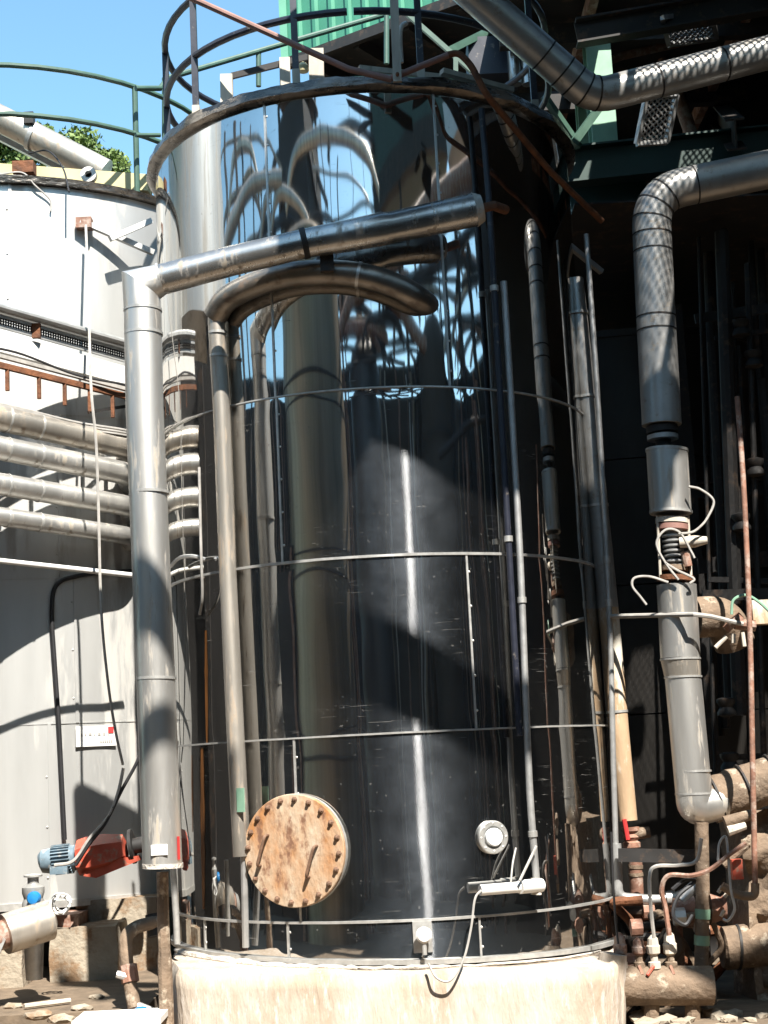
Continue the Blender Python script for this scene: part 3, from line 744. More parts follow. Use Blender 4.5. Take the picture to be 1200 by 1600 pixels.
# angle arm on the left tank
ar = thing('angle_arm', on_lt(125, 345), 'white angle iron arm with brace fixed high on the left tank', 'bracket')
MB().bar(on_lt(125, 345, .05), P(240, 395, .65), .035, .035).build('arm', M_GALV, ar)
MB().bar(P(172, 373, .45), P(236, 345, .6), .035, .035).build('brace', M_WHITE, ar)
MB().box(on_lt(132, 350, .04), (.1, .08, .07)).build('foot_plate', M_RUSTP, ar)

# pipes and racks along the left tank (they run back into the gap between the tanks)
def lrun(y0, y1, off=0.0):
    """from the frame edge towards the gap"""
    A = P(-60, y0, -.38 + off); B = P(208, y1, .42 + off)
    return A, B
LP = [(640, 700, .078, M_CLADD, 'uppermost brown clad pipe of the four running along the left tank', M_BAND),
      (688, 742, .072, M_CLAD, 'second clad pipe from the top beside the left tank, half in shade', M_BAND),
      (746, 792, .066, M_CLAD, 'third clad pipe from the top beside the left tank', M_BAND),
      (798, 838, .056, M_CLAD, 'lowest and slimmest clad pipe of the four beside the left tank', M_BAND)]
for (y0, y1, r_, m_, lab, bm_) in LP:
    A, B = lrun(y0, y1); 
    pth = [A, B, V((-1.60, .66, B.z)), V((-1.66, 1.2, B.z))]
    pipe('clad_side_pipe', lab, 'pipe', pth, r_, m_, bend=.15, bands=(.06, .15, .26), bm=bm_, bw=.012, group='clad pipes along the left tank')
def ladder_rack(name, label, y0, y1, m, w, h, off, mesh=False):
    A, B = lrun(y0, y1, off); E_ = B
    t = thing(name, B, label, 'cable tray')
    return t, A, B, E_
t, A, B, E_ = ladder_rack('cable_tray', 'perforated steel cable tray crossing in front of the left tank', 486, 560, M_GALV, .2, .06, .0)
for k, dz in ((0, .035), (0, -.03)):
    MB().bar(A + V((0, 0, dz)), B + V((0, 0, dz)), .015, .020).build('side_rail', M_GALV, t)
mb = MB(); dd = (B - A); nn_ = 70
for k in range(nn_):
    p_ = A + dd * (k / nn_); mb.bar(p_ + V((0, 0, -.028)), p_ + V((0, 0, .034)), .010, .006, up=V((0, 1, 0)))
for dz in (-.012, .006, .02): mb.bar(A + V((0, 0, dz)), B + V((0, 0, dz)), .006, .006)
mb.build('perforated_side', M_STRUCT, t, 0)
MB().bar(A + V((.06, .06, .06)), B + V((.06, .06, .06)), .16, .012).build('tray_floor', M_GALV, t)
MB().box(A + dd * .42 + V((0, -.02, .0)), (.05, .03, .09)).build('clamp', M_RUST, t)
MB().tube([A + V((0, -.01, .085)), B + V((0, -.01, .085))], .028, 10).build('cable_tube', M_GALV, t)
t, A, B, E_ = ladder_rack('white_cable_duct', 'white cable duct with its lid below the perforated tray', 520, 592, M_WHITE, .2, .1, .03)
dd = B - A
MB().bar(A, B, .05, .12).build('duct_body', M_WHITE, t)
MB().bar(A + V((0, -.02, -.085)), B + V((0, -.02, -.085)), .03, .022).build('lower_lip', M_CABLE, t)
MB().bar(B, V((-1.62, .9, B.z)), .05, .12).build('duct_return', M_WHITE, t)
t, A, B, E_ = ladder_rack('rusty_rack', 'rust brown angle iron rack with short hanging legs', 556, 622, M_RUST, .03, .03, -.02)
MB().bar(A, B, .03, .035).build('rail', M_RUST, t)
dd = B - A
for f in (.25, .43, .58, .73, .87):
    p_ = A + dd * f; MB().bar(p_, p_ + V((0, 0, -.14 - .02 * f)), .022, .022, up=V((0, 1, 0))).build('leg', M_RUST, t)
MB().bar(A + dd * .72 + V((0, 0, -.16)), A + dd * 1.0 + V((0, .1, -.02)), .015, .02).build('brace', M_STRUCT, t)
for k, (y0, y1, lab) in enumerate(((618, 676, 'grey cable lying on the brown clad pipe, upper strand'), (622, 680, 'grey cable lying on the brown clad pipe, middle strand'), (626, 684, 'grey cable lying on the brown clad pipe, lower strand'), (536, 606, 'dark cable strung under the white duct'))):
    A, B = lrun(y0, y1, -.05)
    wire('strung_cable', lab, [A, A.lerp(B, .3) + V((0, 0, .01 * k)), A.lerp(B, .65) + V((0, 0, -.012)), B, V((-1.66, .8, B.z))], .008, M_CABLE if k < 3 else M_DKCABLE, group='cables strung along the left pipes')
wire('hanging_lead', 'long pale lead hanging down in front of the left tank', [on_lt(134, 352, .12), P(138, 450, .1), P(142, 600, -.25), P(150, 690, -.28), P(154, 800, -.28), P(158, 950, -.3), P(168, 1060, -.25), P(180, 1140, -.2), P(192, 1195, -.15)], .009, M_CABLE, cat='cable')
pipe('dark_conduit', 'dark bent conduit running down the face of the left tank', 'conduit', [on_lt(205, 892, .03), on_lt(140, 896, .03), on_lt(84, 908, .03), on_lt(80, 960, .03), on_lt(92, 1130, .03), on_lt(101, 1312, .03)], .014, M_DKCABLE, bend=.1)
pipe('thin_cross_pipe', 'thin white pipe crossing level in front of the left tank', 'pipe', [P(-40, 872, -.45), P(180, 896, .0), P(215, 900, .1)], .016, M_WHITE)

# red and blue gearmotor on the left tank
MO2 = P(150, 1335, .05)
gm = thing('gearmotor', MO2, 'red gearbox with blue finned motor mounted on the left tank', 'motor')
ax = (P(222, 1318, .05) - P(70, 1350, .05)).normalized()
ends = lambda x, y: P(x, y, .05)
MB().tube([ends(122, 1340), ends(140, 1338), ends(168, 1332), ends(196, 1325)], [.100, .115, .110, .080], 6).build('gearbox', M_REDP, gm, 25)
MB().prism([P(124, 1368, -.02), P(150, 1372, -.02), P(216, 1345, -.02), P(214, 1338, -.02), P(150, 1345, -.02)], (0, .12, 0)).build('base_flange', M_REDP, gm, 0)
MB().tube([ends(204, 1323), ends(209, 1322)], .10, 18).build('mount_plate', M_STRUCT, gm)
MB().tube([ends(209, 1322), ends(240, 1315)], .045, 14).build('shaft_housing', M_STRUCT, gm)
MB().tube([ends(62, 1347), ends(66, 1346), ends(80, 1345), ends(118, 1340), ends(121, 1340)], [.045, .066, .074, .074, .06], 18).build('motor_body', M_TEAL, gm)
for k in range(18):
    a = -1.9 + k * .24
    u_ = ax.cross(V((0, 0, 1))).normalized(); w_ = u_.cross(ax)
    dirr = u_ * math.cos(a) + w_ * math.sin(a)
    MB().bar(ends(84, 1344) + dirr * .078, ends(112, 1341) + dirr * .078, .004, .018, up=dirr).build('cooling_fin', M_TEAL, gm)
MB().box(ends(97, 1358) + V((0, -.06, 0)), (.10, .08, .045)).build('terminal_box', M_TEAL, gm)
for k, (lab, px) in enumerate((('dark cable slung from the gearmotor up towards the wide pipe', [(118, 1352), (140, 1318), (165, 1285), (190, 1235), (212, 1195), (225, 1165)]), ('grey cable slung over the red gearbox', [(85, 1352), (115, 1345), (140, 1310), (170, 1275), (184, 1240), (193, 1200)]))):
    wire('motor_cable', lab, [P(x, y, -.12) for x, y in px], .010, M_DKCABLE if k == 0 else M_CABLE)
# valve with blue cap, hose coil and cut pipe below
bv = thing('capped_valve', P(52, 1400, -.62), 'small silver valve with bright blue cap by the left tank', 'valve')
MB().lathe([(.045, -.45), (.06, -.09), (.06, -.05), (.05, -.03), (.06, .0), (.06, .03), (.03, .05), (.03, .08), (.05, .085), (.05, .095), (.01, .10)], P(52, 1395, -.62), (0, 0, 1), 18).build('valve_body', M_BAND, bv)
MB().lathe([(.036, 0), (.036, .03), (.028, .045), (.005, .05)], P(54, 1403, -.69), (0, -1, 0), 16).build('blue_cap', M_BLUE, bv)
MB().tube([P(52, 1380, -.62), P(52, 1366, -.62)], .018, 8).build('stem', M_RUST, bv)
hc = MB()
for k in range(3):
    c_ = P(94 + k, 1412, -.67 + .02 * k); rr_ = .055 - .008 * k
    hc.tube([c_ + V((rr_ * math.cos(a / 20 * 6.283 + k), .02 * math.sin(a * .9 + k), rr_ * math.sin(a / 20 * 6.283 + k))) for a in range(21)], .006, 6)
hc.build('coiled_hose', M_WHITE, None, label='small coil of pale hose beside the blue capped valve', cat='hose')
cpz = thing('cut_pipe', P(40, 1470, -.5), 'fat grey half cut pipe sleeve with thinner pipe inside at lower left', 'pipe')
axp = [P(-30, 1472, -.95), P(74, 1438, -.75)]
MB().tube([axp[0].lerp(axp[1], .35), axp[1].lerp(axp[0], -.02)], .105, 22).build('outer_sleeve', M_CLADD, cpz)
MB().tube([axp[1], axp[1] + (axp[1] - axp[0]).normalized() * .03], [.105, .06], 22).build('end_cap', M_CLADD, cpz)
MB().tube([axp[0] - (axp[1] - axp[0]) * .3, axp[0].lerp(axp[1], .5)], .075, 18).build('inner_pipe', M_RUSTP, cpz)
MB().tube([axp[0] - (axp[1] - axp[0]) * .3, axp[0].lerp(axp[1], .06)], .09, 18).build('white_collar', M_BAND, cpz)
p_ = axp[0].lerp(axp[1], .34); MB().prism([p_ + V((-.02, -.05, .03)), p_ + V((.03, -.09, -.02)), p_ + V((.0, -.10, -.09)), p_ + V((-.14, -.08, -.125)), p_ + V((-.15, -.05, -.11)), p_ + V((-.03, -.06, -.06))], (0, .015, 0)).build('torn_sheet', M_BAND, cpz, 0)
for y_ in (0, 1): pass
# drain pipe with blue handle
dpth = [P(246, 1440, -.9), P(212, 1448, -.95), P(196, 1462, -1.0), P(198, 1510, -1.05), P(210, 1575, -1.1)]
dr_ = thing('drain_pipe', P(210, 1575, -1.1), 'bent brown drain pipe with union left of the plinth', 'pipe')
MB().tube(fillet(dpth, .06), .034, 14).build('pipe_body', M_LAG, dr_)
MB().tube([P(200, 1508, -1.05), P(204, 1535, -1.07)], .045, 8).build('union', M_RUSTP, dr_)
MB().tube([P(182, 1522, -1.09), P(200, 1526, -1.08)], [.018, .024], 8).build('side_nipple', M_BAND, dr_)
MB().tube([P(243, 1428, -.86), P(247, 1462, -.88)], .055, 12).build('flange', M_STRUCT, dr_)
bh = thing('blue_handle_valve', P(222, 1590, -1.15), 'ball valve with blue handle at the foot of the drain pipe', 'valve')
MB().lathe([(.01, -.02), (.05, 0), (.055, .03), (.03, .055), (.005, .06)], P(222, 1592, -1.18), (0, -.5, 1), 16).build('handle', M_BLUE, bh)
MB().tube([P(212, 1572, -1.1), P(252, 1588, -1.1)], .026, 10).build('valve_body', M_BAND, bh)
post = MB(); pts = [P(254, 1362, -1.3), P(255, 1440, -1.3), P(258, 1520, -1.3), P(262, 1640, -1.3)]
post.tube(spline(pts, 5), [.030 + (.006 if k > 8 else 0) for k in range(16)], 10)
post.build('crusted_post', M_LAG, None, label='crusted brown standpipe beside the left corner of the plinth', cat='standpipe')
pipe('bright_conduit', 'bright slim conduit squeezed between the wide pipe and the tank', 'conduit', [P(270, 1352, -.9), P(275, 1430, -.9), P(277, 1475, -.9)], .017, M_BAND)

# tree far behind the left tank
def tree(label, c, rx, rz, seed, nl=3200):
    rr = random.Random(seed); base = V((c.x, c.y, GZ))
    t = thing('leafy_tree', base, label, 'tree')
    MB().tube([base, V((c.x + .1, c.y, c.z * .5)), V((c.x, c.y, c.z - rz * .3))], [.22, .16, .08], 8).build('trunk', M_BARK, t)
    cl = [(V((rr.uniform(-.8, .8) * rx, rr.uniform(-.7, .7) * rx, rr.uniform(-.7, .75) * rz)), rr.uniform(.25, .5) * rx) for _ in range(16)]
    lb = MB()
    for q_, rad in cl: lb.tube([c + V((0, 0, -rz * .6)), c + q_ * .6, c + q_], [.05, .03, .012], 5)
    lb.build('limbs', M_BARK, t)
    mb = MB()
    for k in range(nl):
        q_, rad = cl[rr.randrange(len(cl))]
        d_ = V((rr.gauss(0, 1), rr.gauss(0, 1), rr.gauss(0, 1))).normalized() * rad * rr.random() ** .45
        p_ = c + q_ + d_; a = V((rr.gauss(0, 1), rr.gauss(0, 1), rr.gauss(0, 1))).normalized(); b_ = a.cross(V((rr.gauss(0, 1), rr.gauss(0, 1), .3))).normalized()
        L_ = rr.uniform(.025, .055); w_ = L_ * .42
        mb.add([p_ - a * L_, p_ + b_ * w_, p_ + a * L_, p_ - b_ * w_], [(0, 1, 2, 3)])
    mb.build('crown', M_LEAF, t, 0)
tree('leafy green tree behind the grey sloping tube at upper left', P(105, 282, 9), .75, .5, 3, 12000)
tree('leafy tree cut by the frame edge at upper left', P(-10, 262, 9.5), .6, .4, 5, 7000)


# ================================================================== TOP OF THE MAIN TANK
rr_ = 1.19
zmid = P(600, 14, -1.2).z; ztop = P(247, 92, 0).z
tr = thing('roof_railing', (0, -rr_, 4.6), 'dark curved railing with two rails round the top of the polished tank', 'railing')
for z_ in (zmid, ztop):
    MB().tube([CYL(2 * math.pi * k / 64 * .995, z_ , rr_) for k in range(65)], .021, 10).build('rail', M_NAVY, tr)
for th in [TH(306, 160, rr_), TH(462, 100, rr_), TH(657, 100, rr_), -1.5, 1.05, 2.3, 3.3, -2.3]:
    MB().bar(CYL(th, 4.62, rr_), CYL(th, ztop, rr_), .036, .036).build('post', M_NAVY, tr)
    MB().bar(CYL(th, 4.60, rr_), CYL(th, 4.74, rr_), .042, .042).build('sunlit_post_foot', M_WOOD, tr)  # pale colour stands in for the sunlit bottom of the post
wp = thing('white_pole', P(621, 128, -1.45), 'weathered white flat pole standing against the front of the tank rim', 'pole')
MB().bar(P(621, 128, -1.45), P(614, -40, -1.45), .045, .02, up=V((0, -1, 0))).build('pole_body', M_WOOD, wp)
MB().lathe([(.010, 0), (.010, .015), (.003, .018)], P(621, 117, -1.47), (0, -1, 0), 8).build('bolt', M_RUST, wp)
MB().tube(spline([P(627, 98, -1.38), P(625, 60, -1.38), P(627, 42, -1.38), P(635, 36, -1.36)], 4), .013, 8).build('curved_tube', M_WHITE, wp)
ps = thing('oxide_pipe', P(620, 124, -1.40), 'red oxide pipe slanting down across the railing to the rim and up again', 'pipe')
MB().tube([P(270, -16, -1.35), P(545, 108, -1.42), P(612, 124, -1.42)], .018, 10).build('long_slope', M_PINK, ps)
MB().tube([P(612, 122, -1.43), P(700, 86, -1.43)], .018, 10).build('rising_piece', M_PINK, ps)
pipe('dark_red_pipe', 'dark red pipe dropping right from the rim into the shaded structure', 'pipe', [P(698, 86, -1.42), P(716, 82, -1.42), P(735, 100, -1.42), P(760, 148, -1.40), P(860, 268, -1.0), P(940, 345, -.6)], .018, M_RUST, bend=.05)
for i, (x, y0, y1, w, lab) in enumerate(((354, 118, 150, .07, 'leftmost short white timber post on the tank roof'), (445, 92, 122, .06, 'middle short white timber post on the tank roof'), (494, 78, 112, .085, 'widest white timber post on the tank roof, under the green wall'))):
    a = P(x, y1, -.75); b_ = P(x, y0, -.75)
    MB().bar(a + V((0, 0, -.1)), b_, w, .05, up=V((0, -1, 0))).build('timber_post', M_WOOD, None, 0, label=lab, cat='post', group='white timber posts on the tank roof')
MB().bar(P(362, 119, -.74), P(486, 88, -.74), .02, .035).build('dark_batten', M_STRUCT, None, 0, label='dark batten joining the white timber posts on the roof', cat='batten')
MB().lathe([(.03, 0), (.034, .03), (.02, .05), (.004, .06)], P(474, 112, -.8), (0, 0, 1), 12).build('yellow_knob', M_YELLOW, None, label='small yellow knob on the tank roof under the green wall', cat='knob')
for i, (x0, y0, x1, y1, lab) in enumerate(((560, 108, 690, 122, 'rough pale timber strip on the middle of the tank rim'), (690, 112, 800, 142, 'rough pale timber strip on the right of the tank rim'))):
    MB().bar(P(x0, y0, -.95), P(x1, y1, -.75), .05, .03).build('timber_strip', M_WOOD, None, 0, label=lab, cat='timber')

# ================================================================== GREEN BUILDING ABOVE AND BEHIND
BZ = 7.5
A = G(449, 92, BZ); B = G(700, -2, BZ); dW = (B - A); dW.z = 0; dW.normalize(); nW = V((dW.y, -dW.x, 0))
if nW.x > 0: nW = -nW
inn = -nW
gb = thing('green_building', A, 'raised building clad in bright green ribbed sheet behind the tank', 'building')
L_ = 3.3; pitch_ = .19; ns = int(L_ / pitch_)
per = 4
for s0 in range(0, ns, per):
    mb = MB(); prof = []
    for k in range(s0, min(ns, s0 + per)):
        for f, o_ in ((0, 0), (.62, 0), (.72, .03), (.90, .03)): prof.append((k + f, o_))
    prof.append((min(ns, s0 + per), 0))
    vs = []; fs = []
    lift = .004 * ((s0 // per) % 2)
    for (u, o_) in prof:
        q_ = A + dW * (u * pitch_) + nW * (o_ + lift); vs += [q_, q_ + V((0, 0, 3.2))]
    for k in range(len(prof) - 1): fs.append((2 * k, 2 * k + 2, 2 * k + 3, 2 * k + 1))
    mb.add(vs, fs); mb.build('ribbed_sheet', M_GREENB, gb, 0)
MB().prism([A + inn * .03, A + dW * L_ + inn * .03, A + dW * L_ + inn * 7, A + inn * 7], (0, 0, .15)).build('floor_underside', M_STRUCT, gb, 0)
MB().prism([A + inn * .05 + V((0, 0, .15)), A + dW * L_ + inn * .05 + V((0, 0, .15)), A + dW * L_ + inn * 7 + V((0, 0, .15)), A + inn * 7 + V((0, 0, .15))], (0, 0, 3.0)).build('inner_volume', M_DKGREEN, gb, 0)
for k in range(6):
    q_ = A + dW * (.2 + k * .55) + V((0, 0, -.06)); MB().bar(q_ + inn * .05, q_ + inn * 6.9, .06, .12).build('floor_joist', M_STRUCT, gb, 0)
MB().bar(A + inn * .0 + V((0, 0, -.05)), A + dW * L_ + V((0, 0, -.05)), .06, .1).build('edge_trim', M_STRUCT, gb, 0)
MB().bar(A + V((0, 0, -.1)) - dW * .03, A + V((0, 0, 3.2)) - dW * .03, .07, .07).build('corner_trim', M_GREENB, gb, 0)
# dark sheet wall closing the yard behind
wl = thing('sheet_wall', (2.5, 6, GZ), 'dark green ribbed sheet wall in shade behind the tank and pipes', 'wall')
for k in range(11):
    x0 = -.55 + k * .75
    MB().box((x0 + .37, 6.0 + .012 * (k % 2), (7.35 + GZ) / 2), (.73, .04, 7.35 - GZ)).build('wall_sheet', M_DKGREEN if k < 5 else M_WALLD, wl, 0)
# lattice between rim and building
lat = thing('green_lattice', P(712, 110, .3), 'dull green stair bracing seen just over the right of the rim', 'bracing')
MB().bar(P(636, 22, .3), P(738, 112, .3), .03, .03).build('stringer', M_GREENR, lat)
MB().bar(P(712, 86, .28), P(712, 118, .28), .03, .03).build('post', M_GREENR, lat)
MB().bar(P(700, 80, .9), P(820, 20, 1.4), .05, .05).build('tie_beam', M_GREENR, lat)
MB().box(P(770, 100, 1.2), (.36, .3, .28)).build('electrical_box', M_NAVY, None, 0, label='dark box standing behind the right side of the rim', cat='box')
for (x, lab) in ((806, 'shiny short duct behind the dark box, left one'), (826, 'shiny short duct behind the dark box, right one')):
    MB().tube([P(x, 132, 1.0), P(x - 6, 60, 1.0)], .045, 14).build('short_duct', M_CLADS, None, label=lab, cat='duct', group='short ducts behind the rim')

# steel frame on the right
def col_(name, label, x, y0, y1, Y, w, m, cat='column', group=None):
    a, b_ = P(x, y1, Y), P(x, y0, Y); b_.x = a.x
    return MB().bar(a, b_, w, w).build(name, m, None, 0, label=label, cat=cat, group=group)
def icol(name, label, X, Y, z0, z1, w, m, cat='column', group=None, axis='x'):
    t = thing(name, (X, Y, z0), label, cat, group)
    h = (z0 + z1) / 2
    MB().box((X, Y, h), (.012, w * .85, z1 - z0)).build('web', m, t, 0)
    for s in (-1, 1): MB().box((X, Y + s * w * .45, h), (w, .014, z1 - z0)).build('flange', m, t, 0)
    return t
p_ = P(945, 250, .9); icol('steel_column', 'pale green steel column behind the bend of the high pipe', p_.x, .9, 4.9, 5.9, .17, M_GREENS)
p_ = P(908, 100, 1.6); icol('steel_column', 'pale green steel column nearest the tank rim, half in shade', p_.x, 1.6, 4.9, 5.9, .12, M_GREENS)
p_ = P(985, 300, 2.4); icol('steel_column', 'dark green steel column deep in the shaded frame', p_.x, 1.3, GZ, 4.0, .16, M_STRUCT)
def ibeam(name, label, a, b_, w, h, m, cat='beam', group=None):
    t = thing(name, a, label, cat, group)
    a, b_ = V(a), V(b_)
    MB().bar(a, b_, .012, h - .02).build('web', m, t, 0)
    for s in (-1, 1): MB().bar(a + V((0, 0, s * h / 2)), b_ + V((0, 0, s * h / 2)), w, .014).build('flange', m, t, 0)
    return t
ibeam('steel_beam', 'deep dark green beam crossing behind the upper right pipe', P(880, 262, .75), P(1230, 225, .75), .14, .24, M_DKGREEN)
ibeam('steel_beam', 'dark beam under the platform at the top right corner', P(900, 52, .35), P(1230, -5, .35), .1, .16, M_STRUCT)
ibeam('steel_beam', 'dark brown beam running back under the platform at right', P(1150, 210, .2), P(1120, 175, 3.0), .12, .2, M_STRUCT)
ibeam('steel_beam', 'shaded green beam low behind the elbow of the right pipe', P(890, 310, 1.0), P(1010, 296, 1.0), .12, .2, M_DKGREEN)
MB().bar(P(850, 150, .4), P(905, 230, .6), .04, .04).build('knee_brace', M_GREENR, None, 0, label='dull green knee brace at the right end of the rim', cat='brace')
MB().bar(P(895, 225, .5), P(935, 170, .6), .04, .05).build('knee_brace', M_GREENR, None, 0, label='dull green knee brace leaning to the right column', cat='brace')
MB().bar(P(800, 310, -.5), P(940, 425, -.2), .03, .03).build('thin_brace', M_GALV, None, 0, label='thin steel strut sloping behind the conduits right of the tank', cat='strut')
# hanging expanded metal sheet that catches the sun
def mesh_panel(name, label, o, ux, uy, nx, ny, w, m, cat='mesh panel', th=.004, frame=True):
    """expanded metal: rhombic strands on the plane o + ux*a + uy*b"""
    t = thing(name, o, label, cat)
    nrm = ux.cross(uy).normalized(); mb = MB()
    du, dv = ux / nx, uy / ny
    def seg(a, b_):
        d_ = (b_ - a).normalized(); sd = d_.cross(nrm) * (w / 2)
        mb.add([a - sd, a + sd, b_ + sd, b_ - sd, a - sd + nrm * th, a + sd + nrm * th, b_ + sd + nrm * th, b_ - sd + nrm * th],
               [(0, 3, 2, 1), (4, 5, 6, 7), (0, 1, 5, 4), (2, 3, 7, 6), (1, 2, 6, 5), (0, 4, 7, 3)])
    for k in range(-ny, nx):
        for sgn in (1, -1):
            a_, b_ = max(0, -k), min(ny, nx - k)
            if b_ <= a_: continue
            if sgn == 1: seg(o + du * (k + a_) + dv * a_, o + du * (k + b_) + dv * b_)
            else: seg(o + du * (k + a_) + dv * (ny - a_) + nrm * th * 1.2, o + du * (k + b_) + dv * (ny - b_) + nrm * th * 1.2)
    ob = mb.build('strands', m, t, 0, kind='stuff')
    if frame:
        for (a_, b_) in ((o, o + ux), (o + uy, o + ux + uy), (o, o + uy), (o + ux, o + ux + uy)): MB().bar(a_, b_, .03, .03).build('frame_bar', m, t, 0)
    return t
a = P(995, 225, .2); ux = P(1042, 222, .3) - a; uy = P(1010, 150, .1) - a
mesh_panel('guard_mesh', 'small expanded metal guard hanging under the high pipe', a, ux, uy, 5, 8, .010, M_GALV)
a = P(1045, 70, .6); ux = P(1120, 60, .9) - a; uy = P(1035, 28, .3) - a
mesh_panel('guard_mesh', 'small expanded metal guard above the high pipe at top right', a, ux, uy, 9, 6, .008, M_GALV)
for i, (pts, r_, lab) in enumerate((
        ([P(1230, 30, 1.5), P(960, 90, 1.4), P(900, 130, 1.3)], .03, 'thin dark pipe crossing high under the platform'),
        ([P(1060, 150, 1.6), P(1090, 240, 1.5), P(1210, 225, 1.5)], .05, 'rusty bent pipe in the gloom behind the mesh guard'),
        ([P(1000, 60, 2.5), P(1040, 100, 1.6), P(1075, 200, 1.6)], .035, 'rusty drop pipe under the platform joists'))):
    pipe('dark_overhead_pipe', lab, 'pipe', pts, r_, M_RUSTP, bend=.1)

# high bent pipe top right
pipe('high_bent_pipe', 'large clad pipe bent into a V under the platform at top right', 'pipe',
     [P(700, -45, -1.25), P(925, 152, -.95), P(1240, 72, -.75)], .098, M_CLADH, bend=.12, bands=(.30, .36, .395, .43, .46, .62, .80), bw=.010, bt=.003, bm=M_STRUCT)

# right process pipe
YR = -.7
up_ = thing('process_pipe', P(1036, 662, YR), 'upper clad pipe with elbow coming in from the right edge and dropping', 'pipe')
pth = fillet([P(1260, 252, YR), P(1016, 303, YR), P(1024, 480, YR), P(1034, 664, YR)], .20, 9)
MB().tube(pth, .110, 26).build('pipe_body', M_CLADH, up_)
for f in (.30, .38, .42, .46, .50, .545, .72, .755):
    q_, d_ = along(pth, f); MB().tube([q_ - d_ * .004, q_ + d_ * .004], .113, 26).build('joint_band', M_STRUCT, up_)
MB().tube([P(1034, 666, YR), P(1035, 676, YR)], .088, 22).build('lower_ring', M_BLACK, up_)
MB().tube([P(1035, 680, YR), P(1035.5, 687, YR)], .086, 22).build('flange', M_GALV, up_)
MB().tube([P(1035, 676, YR), P(1038, 704, YR)], .045, 16).build('neck', M_STRUCT, up_)
sl_ = thing('pipe_sleeve', P(1048, 800, YR), 'short clad sleeve between the flanges, half sunlit half shaded', 'pipe sleeve')
MB().tube([P(1042, 703, YR), P(1048, 802, YR)], .114, 26).build('sleeve_body', M_CLAD, sl_)
for (x, y) in ((1042, 704), (1048, 800)): MB().tube([P(x, y - 2, YR), P(x, y + 2, YR)], .118, 26).build('rim_bead', M_BAND, sl_)
cvv = thing('control_valve', P(1055, 900, YR), 'ribbed control valve with flanges and tie bolts on the right pipe', 'valve')
for (y, r_, m_) in ((814, .092, M_WOOD), (824, .090, M_PINK), (888, .075, M_LAG), (904, .10, M_RUST)):
    x = 1050 + (y - 814) * .06
    MB().tube([P(x, y - 4, YR), P(x, y + 4, YR)], r_, 20).build('flange', m_, cvv)
prf = []
for k in range(8): prf += [(.032, k * .028), (.058, k * .028 + .008), (.058, k * .028 + .016), (.032, k * .028 + .024)]
MB().lathe(prf, P(1054, 888, YR), (P(1050, 830, YR) - P(1054, 888, YR)).normalized(), 18).build('bellows', M_GALV, cvv)
MB().tube([P(1052, 806, YR), P(1057, 915, YR)], .028, 10).build('core', M_STRUCT, cvv)
for s in (-1, 1):
    MB().tube([P(1051 + s * 24, 806, YR - .03), P(1056 + s * 24, 905, YR - .03)], .008, 8).build('tie_rod', M_WOOD, cvv)
MB().tube([P(1062, 848, YR - .05), P(1085, 846, YR - .07), P(1105, 844, YR - .08)], [.03, .034, .02], 12).build('actuator', M_WOOD, cvv)
MB().tube([P(1070, 862, YR - .05), P(1075, 885, YR - .05)], .025, 10).build('pilot', M_RUSTP, cvv)
for (lab, px) in (('pale cable looping out right of the pipe sleeve', [(1076, 760), (1095, 765), (1115, 783), (1105, 810), (1092, 825), (1080, 832), (1060, 834)]),
                  ('pale cable coiled over the control valve', [(1060, 906), (1040, 880), (1026, 850), (1040, 828), (1062, 832), (1080, 862), (1085, 872)]),
                  ('pale cable crossing the foot of the control valve', [(1040, 880), (1060, 892), (1084, 904), (1078, 912)]),
                  ('loose cable end curling left of the control valve', [(1044, 910), (1015, 901), (992, 903), (988, 916), (1000, 932), (1010, 945)])):
    wire('valve_cable', lab, [P(x, y, YR - .14) for x, y in px], .007, M_CABLE, group=None)
lw = thing('lower_process_pipe', P(1090, 1250, YR), 'lower sunlit clad pipe with taper and elbow on the right', 'pipe')
MB().tube([P(1057, 914, YR), P(1063, 1028, YR)], .108, 26).build('upper_piece', M_CLAD, lw)
MB().tube([P(1063, 1028, YR), P(1067, 1058, YR)], [.108, .098], 26).build('taper', M_CLADD, lw)
pth = fillet([P(1067, 1058, YR), P(1084, 1240, YR), P(1086, 1262, YR), P(1125, 1252, YR + .05)], .09, 8)
MB().tube(pth, .098, 26).build('elbow_run', M_CLAD, lw)
for (x, y, r_) in ((1063, 1030, .111), (1067, 1058, .103), (1082, 1205, .101), (1084, 1240, .101)):
    MB().tube([P(x, y - 1.5, YR), P(x + .2, y + 1.5, YR)], r_, 26).build('joint_band', M_BAND, lw)
# lagged branches
lg = thing('lagged_branch', P(1150, 1250, -.62), 'crusty lagged pipe leaving the lower elbow to the right edge', 'pipe')
path = [P(1108 + k * 9, 1252 - k * 3.2, -.62) for k in range(13)]
mb = MB(); rs = [.125 + .014 * noise.noise(V((k * .9, 1, 1))) for k in range(13)]
mb.tube(path, rs, 20).build('lagging', M_LAG, lg)
for k in (1, 6, 11): MB().tube([path[k], path[k] + (path[k + 1] - path[k]) * .3], .137, 20).build('strap', M_STRUCT, lg)
bb = thing('lagged_elbow', P(1130, 975, -.5), 'brown lagged elbow with flange behind the right pipe', 'pipe')
pp = fillet([P(1085, 965, -.55), P(1130, 962, -.52), P(1148, 1005, -.45)], .12, 6)
MB().tube(pp, .115, 20).build('lagging', M_LAG, bb)
MB().tube([P(1142, 968, -.75), P(1150, 976, -.75)], .06, 14).build('flange', M_RUSTP, bb)
MB().tube([P(1148, 975, -.78), P(1180, 978, -.78)], .03, 10).build('nozzle', M_RUSTP, bb)
